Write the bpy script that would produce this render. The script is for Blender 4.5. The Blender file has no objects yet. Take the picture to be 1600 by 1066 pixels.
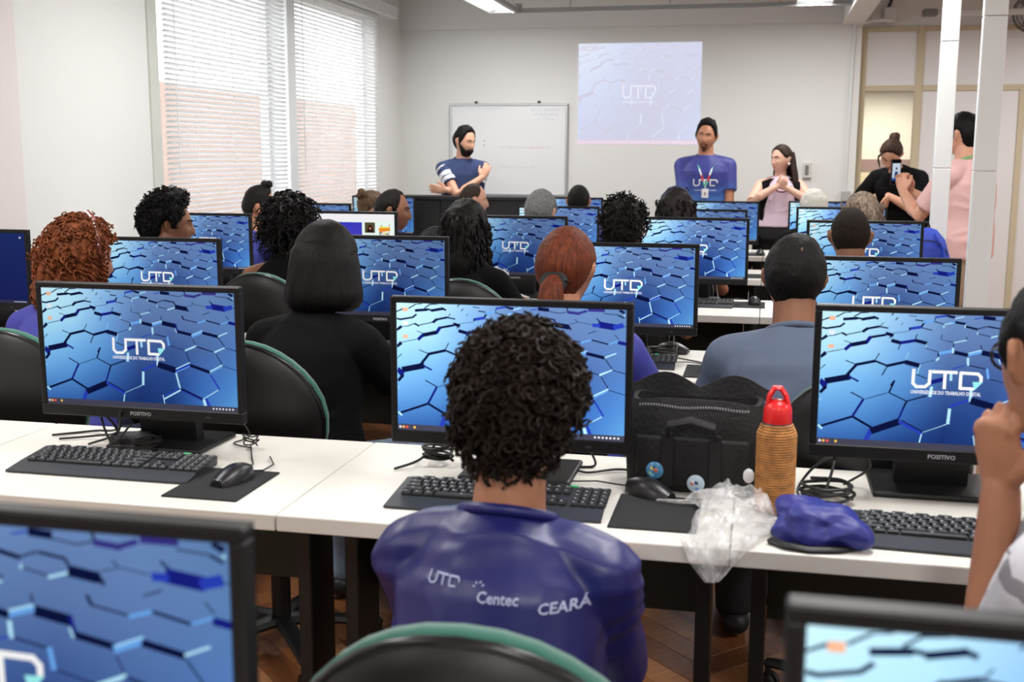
import bpy, bmesh, math, random
import numpy as np
from mathutils import Vector, Matrix, noise
from mathutils.bvhtree import BVHTree
R = math.radians
random.seed(7)
sc = bpy.context.scene
COL = sc.collection

# ------------------------------------------------------------------ camera, world, lights, exposure
CAM_H = 1.46
cam_d = bpy.data.cameras.new('camera'); cam = bpy.data.objects.new('camera', cam_d); COL.objects.link(cam)
cam_d.sensor_width = 36; cam_d.lens = 36*1784.8/1600; cam_d.clip_start = .05
_ya, _pi, _ro = R(12.42), R(9.28), R(-.186)
_f = Vector((-math.sin(_ya)*math.cos(_pi), math.cos(_ya)*math.cos(_pi), -math.sin(_pi)))
_r = Vector((math.cos(_ya), math.sin(_ya), 0)); _d = _f.cross(_r)
_r2 = _r*math.cos(_ro)+_d*math.sin(_ro); _d2 = -_r*math.sin(_ro)+_d*math.cos(_ro)
_m = Matrix((_r2, -_d2, -_f)).transposed().to_4x4(); _m.translation = (0, 0, CAM_H)
cam.matrix_world = _m
cam_d.dof.use_dof = True; cam_d.dof.focus_distance = 3.7; cam_d.dof.aperture_fstop = 5.6
sc.camera = cam
w = bpy.data.worlds.new('daylight'); sc.world = w; w.use_nodes = True
w.node_tree.nodes['Background'].inputs[0].default_value = (.93, .97, 1, 1)
w.node_tree.nodes['Background'].inputs[1].default_value = 5.2
vs = sc.view_settings; vs.view_transform = 'Standard'; vs.look = 'None'; vs.exposure = 0.0; vs.gamma = 1; vs.use_curve_mapping = False
FIXTURE_W = 36.0

# ------------------------------------------------------------------ materials
def lin(v): return v/12.92 if v <= .04045 else ((v+.055)/1.055)**2.4
def C(r, g, b): return (lin(r), lin(g), lin(b), 1)
MATS = {}
def mat(name, col=None, rough=.5, metal=0, spec=.5, bump=0, bscale=60, vary=0, vscale=8, emit=None, estr=1, alpha=1, trans=0, coat=0, sheen=0, stretch=(1,1,1)):
    if name in MATS: return MATS[name]
    m = bpy.data.materials.new(name); m.use_nodes = True; nt = m.node_tree; b = nt.nodes['Principled BSDF']
    c = C(*col) if col else (.8, .8, .8, 1)
    b.inputs['Base Color'].default_value = c; b.inputs['Roughness'].default_value = rough; b.inputs['Metallic'].default_value = metal
    b.inputs['Specular IOR Level'].default_value = spec; b.inputs['Alpha'].default_value = alpha
    b.inputs['Transmission Weight'].default_value = trans; b.inputs['Coat Weight'].default_value = coat
    b.inputs['Sheen Weight'].default_value = sheen
    if emit: b.inputs['Emission Color'].default_value = C(*emit); b.inputs['Emission Strength'].default_value = estr
    if bump or vary:
        tc = nt.nodes.new('ShaderNodeTexCoord'); mp = nt.nodes.new('ShaderNodeMapping'); mp.inputs['Scale'].default_value = stretch
        nt.links.new(tc.outputs['Object'], mp.inputs['Vector'])
    if bump:
        n = nt.nodes.new('ShaderNodeTexNoise'); n.inputs['Scale'].default_value = bscale; n.inputs['Detail'].default_value = 4
        bp = nt.nodes.new('ShaderNodeBump'); bp.inputs['Strength'].default_value = bump; bp.inputs['Distance'].default_value = .01
        nt.links.new(mp.outputs['Vector'], n.inputs['Vector']); nt.links.new(n.outputs['Fac'], bp.inputs['Height']); nt.links.new(bp.outputs['Normal'], b.inputs['Normal'])
    if vary:
        n = nt.nodes.new('ShaderNodeTexNoise'); n.inputs['Scale'].default_value = vscale; n.inputs['Detail'].default_value = 3
        rp = nt.nodes.new('ShaderNodeValToRGB')
        rp.color_ramp.elements[0].color = tuple(x*(1-vary) for x in c[:3])+(1,); rp.color_ramp.elements[1].color = tuple(min(1, x*(1+vary)) for x in c[:3])+(1,)
        rp.color_ramp.elements[0].position = .3; rp.color_ramp.elements[1].position = .7
        nt.links.new(mp.outputs['Vector'], n.inputs['Vector']); nt.links.new(n.outputs['Fac'], rp.inputs['Fac']); nt.links.new(rp.outputs['Color'], b.inputs['Base Color'])
    MATS[name] = m; return m
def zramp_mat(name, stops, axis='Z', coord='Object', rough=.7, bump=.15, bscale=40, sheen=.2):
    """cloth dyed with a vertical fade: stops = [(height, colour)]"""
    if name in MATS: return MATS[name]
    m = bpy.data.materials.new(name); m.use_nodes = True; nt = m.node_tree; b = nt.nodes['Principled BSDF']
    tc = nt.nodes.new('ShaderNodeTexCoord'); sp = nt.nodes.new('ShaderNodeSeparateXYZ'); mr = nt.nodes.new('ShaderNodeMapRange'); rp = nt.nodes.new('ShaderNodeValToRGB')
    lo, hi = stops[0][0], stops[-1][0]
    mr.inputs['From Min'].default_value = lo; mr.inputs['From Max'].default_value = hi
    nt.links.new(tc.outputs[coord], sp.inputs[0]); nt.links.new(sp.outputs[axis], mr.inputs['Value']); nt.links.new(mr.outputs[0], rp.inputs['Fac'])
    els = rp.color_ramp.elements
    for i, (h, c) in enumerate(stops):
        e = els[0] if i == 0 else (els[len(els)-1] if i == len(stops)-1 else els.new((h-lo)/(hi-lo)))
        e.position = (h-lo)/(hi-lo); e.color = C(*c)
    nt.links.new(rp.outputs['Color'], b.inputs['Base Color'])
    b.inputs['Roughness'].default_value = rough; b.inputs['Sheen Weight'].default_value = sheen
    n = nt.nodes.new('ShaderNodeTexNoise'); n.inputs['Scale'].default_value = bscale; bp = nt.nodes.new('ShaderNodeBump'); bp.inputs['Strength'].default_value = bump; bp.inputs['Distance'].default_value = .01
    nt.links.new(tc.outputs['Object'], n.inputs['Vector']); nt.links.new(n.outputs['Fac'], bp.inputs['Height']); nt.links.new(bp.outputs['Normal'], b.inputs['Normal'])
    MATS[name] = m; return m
def screen_mat(name, strength, wash=0.0, tint=(1, 1, 1)):
    """lit display: colours stored per face corner, brightness a property of each screen"""
    m = bpy.data.materials.new(name); m.use_nodes = True; nt = m.node_tree; nt.nodes.remove(nt.nodes['Principled BSDF'])
    a = nt.nodes.new('ShaderNodeAttribute'); a.attribute_name = 'Col'
    e = nt.nodes.new('ShaderNodeEmission'); out = nt.nodes['Material Output']
    src = a.outputs['Color']
    if wash:
        mx = nt.nodes.new('ShaderNodeMix'); mx.data_type = 'RGBA'; mx.inputs[0].default_value = wash; mx.inputs[7].default_value = tint+(1,)
        nt.links.new(src, mx.inputs[6]); src = mx.outputs[2]
    br = nt.nodes.new('ShaderNodeAttribute'); br.attribute_type = 'OBJECT'; br.attribute_name = 'brightness'
    mu = nt.nodes.new('ShaderNodeMath'); mu.operation = 'MULTIPLY'; mu.inputs[1].default_value = strength
    nt.links.new(br.outputs['Fac'], mu.inputs[0]); nt.links.new(mu.outputs[0], e.inputs['Strength'])
    nt.links.new(src, e.inputs['Color']); nt.links.new(e.outputs[0], out.inputs['Surface'])
    m.cycles.emission_sampling = 'NONE'
    MATS[name] = m; return m

# ------------------------------------------------------------------ geometry
def V(*a): return Vector(a)
class G:
    """collects shapes that become ONE mesh object"""
    def __init__(s): s.v = []; s.f = []
    def add(s, vs, fs, M=None):
        o = len(s.v)
        s.v += [tuple(M @ Vector(p)) if M else tuple(p) for p in vs]; s.f += [tuple(i+o for i in f) for f in fs]; return s
    def bm(s, bm, M=None):
        bm.verts.index_update(); s.add([v.co.copy() for v in bm.verts], [[v.index for v in f.verts] for f in bm.faces], M); bm.free(); return s
    def box(s, lo, hi, bev=0, seg=1, M=None):
        b = bmesh.new(); bmesh.ops.create_cube(b, size=1)
        for v in b.verts: v.co = Vector([(lo[i]+hi[i])/2+v.co[i]*(hi[i]-lo[i]) for i in range(3)])
        if bev: bmesh.ops.bevel(b, geom=b.edges[:], offset=bev, segments=seg, affect='EDGES', profile=.5)
        return s.bm(b, M)
    def ball(s, c, r, sub=2, M=None):
        b = bmesh.new(); bmesh.ops.create_icosphere(b, subdivisions=sub, radius=1)
        r = r if hasattr(r, '__len__') else (r, r, r)
        for v in b.verts: v.co = Vector([c[i]+v.co[i]*r[i] for i in range(3)])
        return s.bm(b, M)
    def loft(s, rings, caps=(True, True), closed=True, M=None):
        n = len(rings[0]); vs = [p for r in rings for p in r]; fs = []
        for i in range(len(rings)-1):
            for j in range(n if closed else n-1):
                k = (j+1) % n; fs.append((i*n+j, i*n+k, (i+1)*n+k, (i+1)*n+j))
        if caps[0]: fs.append(tuple(range(n-1, -1, -1)))
        if caps[1]: fs.append(tuple((len(rings)-1)*n+j for j in range(n)))
        return s.add(vs, fs, M)
    def tube(s, pts, rad, n=10, r0=True, r1=True, side=None, M=None):
        """swept tube; rad one number or (a,b) per point; r0/r1 rounded ends"""
        pts = [Vector(p) for p in pts]; N = len(pts)
        rad = list(rad) if isinstance(rad, list) else [rad]*N
        rad = [(r, r) if not isinstance(r, (list, tuple)) else r for r in rad]
        T = []
        for i in range(N):
            t = (pts[min(i+1, N-1)]-pts[max(i-1, 0)]); T.append(t.normalized() if t.length > 1e-9 else Vector((0, 0, 1)))
        x = Vector(side) if side is not None else (Vector((1, 0, 0)) if abs(T[0].x) < .8 else Vector((0, 1, 0)))
        rings = []
        def ring(c, t, a, b):
            nonlocal x
            x = (x-t*x.dot(t)); x = x.normalized() if x.length > 1e-6 else t.orthogonal().normalized()
            y = t.cross(x)
            return [c+x*(a*math.cos(2*math.pi*j/n))+y*(b*math.sin(2*math.pi*j/n)) for j in range(n)]
        if r0:
            for q in (82, 50, 22): 
                h = math.sin(R(q)); k = math.cos(R(q)); rings.append(ring(pts[0]-T[0]*min(rad[0])*h, T[0], rad[0][0]*k, rad[0][1]*k))
        for i in range(N): rings.append(ring(pts[i], T[i], *rad[i]))
        if r1:
            for q in (22, 50, 82):
                h = math.sin(R(q)); k = math.cos(R(q)); rings.append(ring(pts[-1]+T[-1]*min(rad[-1])*h, T[-1], rad[-1][0]*k, rad[-1][1]*k))
        return s.loft(rings, M=M)
    def lathe(s, prof, n=24, M=None):
        """prof = [(radius, height)] about Z"""
        return s.loft([[(r*math.cos(2*math.pi*j/n), r*math.sin(2*math.pi*j/n), z) for j in range(n)] for r, z in prof], M=M)
    def plate(s, poly, y0, y1, M=None):
        """outline in XZ given thickness along Y"""
        return s.loft([[(x, y0, z) for x, z in poly], [(x, y1, z) for x, z in poly]], M=M)
    def mesh(s, name, smooth=False, angle=None):
        me = bpy.data.meshes.new(name); me.from_pydata(s.v, [], s.f); me.validate()
        if s.v:
            b = bmesh.new(); b.from_mesh(me); bmesh.ops.recalc_face_normals(b, faces=b.faces[:]); b.to_mesh(me); b.free()
        if smooth:
            me.polygons.foreach_set('use_smooth', [True]*len(me.polygons))
            if angle: me.set_sharp_from_angle(angle=R(angle))
        return me
    def build(s, name, m, parent=None, smooth=False, angle=40, loc=None, rz=None):
        me = s.mesh(name, smooth, angle if smooth else None)
        if m: me.materials.append(m)
        return link(name, me, parent, loc, rz)
def link(name, data, parent=None, loc=None, rz=None):
    o = bpy.data.objects.new(name, data); COL.objects.link(o)
    if parent: o.parent = parent
    if loc is not None: o.location = loc
    if rz is not None: o.rotation_euler = (0, 0, rz)
    return o
def tag(o, label, cat, group=None):
    o['label'] = label; o['category'] = cat
    if group: o['group'] = group
    return o
def thing(name, label, cat, loc=(0, 0, 0), rz=0, group=None):
    return tag(link(name, None, None, loc, rz), label, cat, group)
def struct(o): o['kind'] = 'structure'; return o
def dup(root, label, loc, rz=0, group=None):
    def cp(o, par):
        c = o.copy(); COL.objects.link(c); c.parent = par
        for ch in kids.get(o.name, []): cp(ch, c)
        return c
    kids = {}
    for o in root.children_recursive: kids.setdefault(o.parent.name, []).append(o)
    r = cp(root, None); r.location = loc; r.rotation_euler = (0, 0, rz); r['label'] = label
    if group: r['group'] = group
    return r
def voxel(g, size, it, name, m, parent=None, fn=None):
    """weld overlapping solids into one continuous skin"""
    me = g.mesh('tmp'); o = bpy.data.objects.new('tmp', me); COL.objects.link(o)
    a = o.modifiers.new('r', 'REMESH'); a.mode = 'VOXEL'; a.voxel_size = size; a.adaptivity = 0
    if it: b = o.modifiers.new('s', 'SMOOTH'); b.factor = .5; b.iterations = it
    dg = bpy.context.evaluated_depsgraph_get(); dg.update()
    r = bpy.data.meshes.new_from_object(o.evaluated_get(dg))
    bpy.data.objects.remove(o); bpy.data.meshes.remove(me)
    r.name = name
    if fn:
        n = len(r.vertices); co = np.empty(n*3, np.float32); no = np.empty(n*3, np.float32)
        r.vertices.foreach_get('co', co); r.vertices.foreach_get('normal', no)
        r.vertices.foreach_set('co', fn(co.reshape(-1, 3), no.reshape(-1, 3)).astype(np.float32).ravel())
    r.polygons.foreach_set('use_smooth', [True]*len(r.polygons))
    r.materials.clear(); r.materials.append(m)
    return link(name, r, parent)
def text_geo(body, size, bold=0, align='CENTER'):
    cu = bpy.data.curves.new('t', 'FONT'); cu.body = body; cu.size = size; cu.align_x = align; cu.offset = bold; cu.resolution_u = 2
    o = bpy.data.objects.new('t', cu); COL.objects.link(o); dg = bpy.context.evaluated_depsgraph_get(); dg.update()
    me = bpy.data.meshes.new_from_object(o.evaluated_get(dg))
    r = ([tuple(v.co) for v in me.vertices], [tuple(p.vertices) for p in me.polygons])
    bpy.data.objects.remove(o); bpy.data.curves.remove(cu); bpy.data.meshes.remove(me); return r
# ------------------------------------------------------------------ materials of the place
WALL = mat('painted_wall', (.87, .87, .86), .85, bump=.03, bscale=25)
WALLP = mat('pinkish_wall', (.86, .83, .82), .85, bump=.03, bscale=25)
CEIL = mat('ceiling_paint', (.86, .86, .86), .9, bump=.02)
WHITE_METAL = mat('white_enamel', (.86, .87, .87), .4)
LAMINATE = mat('white_laminate', (.87, .86, .83), .45, bump=.02, bscale=200)
LAMEDGE = mat('laminate_edge', (.84, .83, .80), .5)
BLACKM = mat('black_metal', (.045, .047, .045), .5)
PANEL = mat('dark_panel', (.17, .18, .155), .7)
BLACKP = mat('black_plastic', (.035, .035, .038), .5, bump=.03, bscale=400)
BEZEL = mat('monitor_bezel', (.05, .05, .056), .45, spec=.3)
HOUSE = mat('monitor_housing', (.06, .06, .065), .5)
KEYM = mat('key_plastic', (.12, .13, .14), .5)
KBODY = mat('keyboard_body', (.16, .17, .19), .5)
MOUSEM = mat('mouse_plastic', (.10, .10, .11), .35)
PADM = mat('mousepad_cloth', (.12, .12, .125), .9)
CABLE = mat('cable_black', (.05, .05, .05), .5)
GREEN = mat('green_upholstery', (.165, .40, .34), .85, bump=.08, bscale=300, sheen=.3)
PRINTW = mat('white_print', (.88, .88, .90), .6)
ALU = mat('aluminium', (.75, .76, .77), .35, metal=.8)
BEIGE = mat('beige_frame', (.76, .71, .60), .6)
DOORW = mat('white_board_panel', (.87, .86, .86), .6)
TUBEM = mat('lamp_tube', (1, 1, 1), .5, emit=(1, 1, 1), estr=9)

# ------------------------------------------------------------------ room
XL, XR, YB, YF, ZC = -3.41, 4.2, -2.2, 10.6, 3.05
# floor slab with real parquet blocks where the photograph shows them
fl_m = bpy.data.materials.new('parquet'); fl_m.use_nodes = True
nt = fl_m.node_tree; b = nt.nodes['Principled BSDF']
tc = nt.nodes.new('ShaderNodeTexCoord'); mp = nt.nodes.new('ShaderNodeMapping'); mp.inputs['Rotation'].default_value = (0, 0, R(45))
bk = nt.nodes.new('ShaderNodeTexBrick'); bk.inputs['Scale'].default_value = 1; bk.inputs['Brick Width'].default_value = .36; bk.inputs['Row Height'].default_value = .09; bk.inputs['Mortar Size'].default_value = .0015
bk.inputs['Color1'].default_value = C(.50, .31, .18); bk.inputs['Color2'].default_value = C(.58, .38, .23); bk.inputs['Mortar'].default_value = C(.20, .12, .07)
nt.links.new(tc.outputs['Object'], mp.inputs[0]); nt.links.new(mp.outputs[0], bk.inputs['Vector']); nt.links.new(bk.outputs['Color'], b.inputs['Base Color']); b.inputs['Roughness'].default_value = .42
floor = struct(G().box((XL-.2, YB, -.12), (XR, YF+3, 0)).build('floor', fl_m))
pk = [mat('parquet_block_%s' % t, c, .42, vary=.25, vscale=9, bump=.04, bscale=60, stretch=(1, 6, 1)) for t, c in (('dark', (.46, .28, .16)), ('mid', (.55, .35, .20)), ('light', (.62, .42, .26)))]
pm = []
for m_ in pk:
    g = G().box((-.0445, -.1795, 0), (.0445, .1795, .004), .0012); me = g.mesh('plank'); me.materials.append(m_); pm.append(me)
cnt = 0
for i in range(-30, 30):
    for j in range(-30, 30):
        for k in (0, 1):
            # herringbone lattice turned by 45 degrees
            a, b_ = i*.09+j*.36, i*.09-j*.36
            lx, ly = (a+.045, b_+.27) if k == 0 else (a+.18, b_+.045)
            c45 = math.cos(R(45)); X, Y = (lx-ly)*c45-.6, (lx+ly)*c45+2.6
            if -1.75 < X < .35 and 2.2 < Y < 3.5 and cnt < 290:
                p = link('plank', pm[(i*7+j*3+k*5) % 3], floor, (X, Y, 0), R(45)+(R(90) if k else 0)); cnt += 1
# walls
WY = [(6.07, 7.81), (7.95, 9.81)]; WZ = (.95, 2.66)
g = G()
for y0, y1, z0, z1 in [(4.7, WY[0][0], 0, ZC), (WY[0][0], WY[1][1], 0, WZ[0]), (WY[0][0], WY[1][1], WZ[1], ZC), (WY[1][1], YF, 0, ZC)]:
    g.box((XL-.18, y0, z0), (XL, y1, z1))
struct(g.build('wall_left', WALL))
struct(G().box((XL-.18, YB, 0), (XL+.02, 4.78, ZC), .004).build('wall_left_pilaster', WALLP))
struct(G().box((XL-.18, YF, 0), (.76, YF+.2, ZC)).build('wall_front', WALL))
struct(G().box((XL, YF-.05, 2.60), (.60, YF, ZC)).build('trim_1', WALL))
struct(G().box((XL-.2, YB-.15, 0), (XR+.15, YB, ZC)).build('wall_back', WALL))
struct(G().box((XR, YB, 0), (XR+.15, YF+3.1, ZC)).build('wall_right', WALL))
struct(G().box((XL-.2, YB, ZC), (XR+.15, YF+3.1, ZC+.12)).build('ceiling', CEIL))
struct(G().box((.59, 3.2, 2.58), (.77, YF, ZC), .004).build('trim_2', WALL))
struct(G().box((XL, YF-.02, 0), (.7, YF, .09)).build('baseboard_front', WHITE_METAL))
# windows: frame, glass, mullions, and the venetian blinds hanging before them
GLASS = mat('window_glass', (1, 1, 1), .03, alpha=.12)
slat_m = bpy.data.materials.new('blind_slat'); slat_m.use_nodes = True
nt = slat_m.node_tree; b = nt.nodes['Principled BSDF']; b.inputs['Base Color'].default_value = C(.90, .90, .90); b.inputs['Roughness'].default_value = .5
tr = nt.nodes.new('ShaderNodeBsdfTranslucent'); tr.inputs[0].default_value = (.85, .85, .85, 1); mx = nt.nodes.new('ShaderNodeMixShader'); mx.inputs[0].default_value = .45
nt.links.new(b.outputs[0], mx.inputs[1]); nt.links.new(tr.outputs[0], mx.inputs[2]); nt.links.new(mx.outputs[0], nt.nodes['Material Output'].inputs[0])
for i, (y0, y1) in enumerate(WY):
    wd = struct(link('window_%d' % (i+1), None, None, (XL-.12, (y0+y1)/2, WZ[0])))
    hw, hh = (y1-y0)/2, WZ[1]-WZ[0]
    g = G()
    for a in (-hw, hw-.05): g.box((-.03, a, 0), (.03, a+.05, hh))
    for z in (0, hh-.05): g.box((-.028, -hw, z), (.028, hw, z+.05))
    g.build('window_frame', WHITE_METAL, wd)
    G().box((-.004, -hw+.04, .04), (.004, hw-.04, hh-.04)).build('glass_pane', GLASS, wd)
    G().box((-.05, -hw, -.04), (.15, hw, 0), .004).build('window_sill', WHITE_METAL, wd)
    bl = thing('venetian_blind', ['white venetian blind over the window nearer the camera, peach wall showing through', 'white venetian blind over the far window next to the front wall'][i], 'blind', (XL+.035, (y0+y1)/2, WZ[0]+.03), 0, 'venetian blinds on the left wall')
    me = None; n = int((hh-.08)/.03)
    pr = [(-.0125+.025*t/4, .0022*(1-((t-2)/2)**2)) for t in range(5)]
    ring = [(x, z+.0006) for x, z in pr]+[(x, z-.0006) for x, z in reversed(pr)]
    tl = R(40)
    ring = [(x*math.cos(tl)-z*math.sin(tl), x*math.sin(tl)+z*math.cos(tl)) for x, z in ring]
    gs = G().loft([[(x, yy, z) for x, z in ring] for yy in (-hw+.02, hw-.02)]); me = gs.mesh('slat'); me.materials.append(slat_m)
    for k in range(n): link('slat', me, bl, (0, 0, .03+k*.03))
    G().box((-.02, -hw+.01, hh-.075), (.02, hw-.01, hh-.035), .003).build('head_rail', WHITE_METAL, bl)
    G().box((-.014, -hw+.015, 0), (.014, hw-.015, .018), .003).build('bottom_rail', WHITE_METAL, bl)
    for yy in (-hw*.6, -hw*.02, hw*.6): G().tube([(.016, yy, .01), (.016, yy, hh-.05)], .0016, 5).build('ladder_cord', WHITE_METAL, bl)
    G().tube([(.03, -hw+.10, .35), (.03, -hw+.10, hh-.05)], .004, 6).build('tilt_wand', WHITE_METAL, bl)
struct(G().box((XL-.1, WY[0][1], WZ[0]), (XL+.05, WY[1][0], ZC-.02)).build('trim_3', WHITE_METAL))
struct(G().box((XL-.02, WY[0][0]-.1, WZ[0]-.02), (XL+.012, WY[0][0], WZ[1]+.02)).build('trim_4', mat('window_reveal', (.78, .79, .76), .7)))
struct(G().box((XL-.02, 7.7, WZ[1]), (XL+.10, 10.2, WZ[1]+.12), .01).build('trim_5', WHITE_METAL))
# the neighbour's wall seen through the blinds
g = G().box((-9, 7, -1), (-8, 34, 2.42)); nb = g.build('neighbouring_building', mat('peach_render', (.50, .40, .35), .9, bump=.1, bscale=5))
tag(nb, 'peach rendered building outside, seen through the lower half of the blinds', 'building')
nb['kind'] = 'structure'
struct(G().box((-40, -10, -1.2), (XL-.3, 60, -1)).build('ground', mat('outside_ground', (.6, .58, .54), .9)))

# ------------------------------------------------------------------ right-hand partition, door and corridor
YP = 10.78
g = G()
for x0, x1, z0, z1 in [(.76, .82, 0, 2.57), (1.24, 1.30, 0, 2.57), (.76, 4.2, 2.53, 2.57), (.76, 4.2, 2.02, 2.07), (2.10, 2.15, 0, 2.05), (3.0, 3.05, 0, 2.57)]:
    k = .004 if z1-z0 > 1 else 0
    g.box((x0, YP-.03-k, z0), (x1, YP+.03+k, z1), .003)
struct(g.build('trim_6', BEIGE))
g = struct(link('wall_right_partition', None))
for x0, x1, z0, z1 in [(.82, 1.24, 2.07, 2.53), (1.30, 3.0, 2.07, 2.53), (1.30, 2.10, 0, 2.02), (2.15, 3.0, 0, 2.02), (3.05, 4.2, 0, 2.53)]:
    G().box((x0, YP-.015, z0), (x1, YP+.015, z1)).build('panel', DOORW, g)
struct(G().box((.76, YP, 2.57), (XR, YP+.2, ZC)).build('wall_front_upper', WALL))
dr = struct(link('door_1', None))
G().box((.82, YP-.005, .9), (1.24, YP+.005, 2.02)).build('glass_pane', GLASS, dr)
G().box((.82, YP-.012, 0), (1.24, YP+.012, .9)).build('lower_panel', DOORW, dr)
# corridor behind the glass
struct(G().box((.3, 13.2, 0), (XR, 13.3, 1.3)).build('wall_corridor_lower', mat('cream_paint', (.90, .84, .66), .8)))
struct(G().box((.3, 13.2, 1.42), (XR, 13.3, ZC)).build('wall_corridor_upper', mat('pale_cream_paint', (.90, .88, .80), .8)))
struct(G().box((.3, 13.18, 1.3), (XR, 13.3, 1.42)).build('trim_7', mat('brown_rail', (.52, .36, .30), .6)))
struct(G().box((.3, YF+.2, 0), (.36, 13.2, ZC)).build('wall_corridor_left', WALL))
struct(G().box((1.62, 13.1, 1.42), (2.0, 13.2, 2.5)).build('trim_8', mat('corridor_cupboard', (.80, .77, .70), .7)))
# conduit with box in the corner, light switch and socket
pc = thing('wall_conduit', 'grey vertical conduit pipe with a small junction box beside the glass door', 'pipe', (.70, YF-.02, 1.06))
G().tube([(-.02, 0, .08), (-.005, 0, 1.46)], .012, 8).build('pipe', WHITE_METAL, pc, True)
G().box((-.05, -.03, 0), (.03, .02, .09), .006).build('socket_box', mat('grey_plastic', (.68, .68, .67), .5), pc)
G().tube([(-.005, 0, 1.46), (.0, -.01, 1.52), (.16, -.01, 1.55), (.3, 0, 1.55)], .014, 8).build('elbow_pipe', WHITE_METAL, pc, True)
jb = thing('ceiling_sensor', 'small white wall sensor with a dark arm above the door frame', 'sensor', (.98, YP-.04, 2.60))
G().box((-.04, -.06, 0), (.06, .03, .13), .01).build('housing', WHITE_METAL, jb)
G().tube([(0, 0, .13), (.03, -.02, .22), (.02, 0, .30)], .014, 8).build('arm', mat('dark_grey_plastic', (.2, .2, .2), .5), jb, True)
G().box((-.09, -.05, .28), (.11, .03, .34), .01).build('mount', mat('mid_grey', (.5, .5, .5), .5), jb)
th = thing('wall_phone', 'small white wall unit with a dark handset beside the woman in pink', 'phone', (.347, YF-.03, 1.26))
G().box((-.038, -.012, 0), (.038, .03, .14), .006).build('body', mat('ivory_plastic', (.80, .79, .76), .5), th)
G().box((-.018, -.022, .03), (.014, -.012, .115), .004).build('handset', mat('grey_handset', (.45, .45, .43), .5), th)
# two white service posts at the right
def post(x, y, label, w=.1, d=.09):
    p = thing('service_post', label, 'post', (x, y, 0), R(-3), 'white service posts')
    z = 0
    for i, h in enumerate((.78, .62, .6, ZC-2.0)):
        G().box((-w/2, -d/2, z+.0008), (w/2, d/2, z+h-.0008), .004, 2).build('duct_section', WHITE_METAL, p); z += h
    G().box((-w/2-.02, -d/2-.02, 0), (w/2+.02, d/2+.02, .02)).build('base_plate', WHITE_METAL, p)
    G().box((-w*.2, -d/2-.003, .3), (w*.2, -d/2, .42), .002).build('socket_plate', WHITE_METAL, p)
post(.832, 5.95, 'slimmer white service post in front of the man in pink, by the blue backpack', .08, .06)
post(.85, 4.92, 'wider white service post nearest the camera, crossing the back of the man in pink', .088, .06)
# lamps
def fixture(x, y, label, L=1.25):
    f = thing('fluorescent_fixture', label, 'lamp', (x, y, 2.64), 0, 'fluorescent ceiling fixtures')
    G().loft([[(px, yy, pz) for px, pz in ((-.14, -.02), (-.08, .05), (.08, .05), (.14, -.02), (.13, -.02), (.075, .04), (-.075, .04), (-.13, -.02))] for yy in (-L/2, L/2)]).build('reflector', WHITE_METAL, f)
    for sx in (-.05, .05): G().tube([(sx, -L/2+.04, .012), (sx, L/2-.04, .012)], .013, 8).build('lamp_tube', TUBEM, f, True)
    for yy in (-L/2, L/2): G().box((-.14, yy-.008, -.02), (.14, yy+.008, .055), .003).build('end_cap', mat('grey_cap', (.7, .7, .7), .5), f)
    for yy in (-L*.3, L*.3): G().tube([(0, yy, .05), (0, yy, ZC-2.64)], .005, 6).build('hanger', WHITE_METAL, f)
    l = bpy.data.lights.new('fixture_light', 'AREA'); l.shape = 'RECTANGLE'; l.size = .24; l.size_y = L; l.energy = FIXTURE_W
    lo = link('fixture_light', l, f, (0, 0, -.03)); l.color = (1, .99, .97)
for x in (-2.17, .31, 2.7):
    for k, y in enumerate((-.6, 2.4, 5.5, 8.95)):
        wh = {-2.17: 'nearer the windows', .31: 'in the middle row', 2.7: 'on the right side'}[x]
        fixture(x, y, 'white twin tube ceiling lamp %s, %s' % (wh, ('behind the photographer', 'above the second desk row', 'above the fourth desk row', 'nearest the front wall')[k]))
cd = thing('ceiling_rail', 'grey perforated metal rail hanging under the ceiling along the front wall', 'rail', (0, 0, 0))
g = G().box((-2.08, 9.40, 2.60), (.75, 9.44, 2.635), .003); g.box((-2.06, 2.5, 2.60), (-2.02, 9.42, 2.635), .003); g.build('rail', mat('galvanised', (.60, .61, .61), .5, metal=.2), cd)
for x in (-1.6, -.8, .05): G().tube([(x, 9.42, 2.63), (x, 9.42, ZC)], .004, 6).build('hanger_rod', mat('galvanised_rod', (.6, .6, .6), .5), cd)
bf = thing('batten_light', 'slim white unlit batten lamp above the right partition', 'lamp', (1.85, YP-.3, 2.62))
G().box((-.5, -.03, 0), (.5, .03, .05), .01).build('batten', WHITE_METAL, bf); G().box((-.62, -.05, .0), (-.5, .05, .06), .01).build('end_box', mat('mid_grey', None), bf)
G().tube([(-.3, 0, .05), (-.3, 0, ZC-2.62)], .005, 6).build('hanger', WHITE_METAL, bf); G().tube([(.3, 0, .05), (.3, 0, ZC-2.62)], .005, 6).build('hanger', WHITE_METAL, bf)
wf = thing('wall_fan', 'dark wire guarded fan high on the right partition', 'fan', (2.12, YP-.2, 2.64))
for k in range(7):
    rr = .16*math.sqrt(1-((k-3)/4)**2)
    G().tube([(rr*math.cos(t*math.pi/8), -.06+.02*k, rr*math.sin(t*math.pi/8)) for t in range(17)], .003, 5).build('guard_ring', mat('dark_grey_plastic', None), wf)
G().ball((0, 0, 0), (.05, .09, .05)).build('motor', mat('dark_grey_plastic', None), wf, True)
for k in range(3): G().plate([(0, .02), (.13, .05), (.14, -.03), (0, -.02)], -.03, -.026, Matrix.Rotation(k*2.094, 4, 'Y')).build('blade', mat('mid_grey', None), wf)
G().box((-.03, .05, -.03), (.03, .2, .03), .005).build('bracket', WHITE_METAL, wf)
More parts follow.
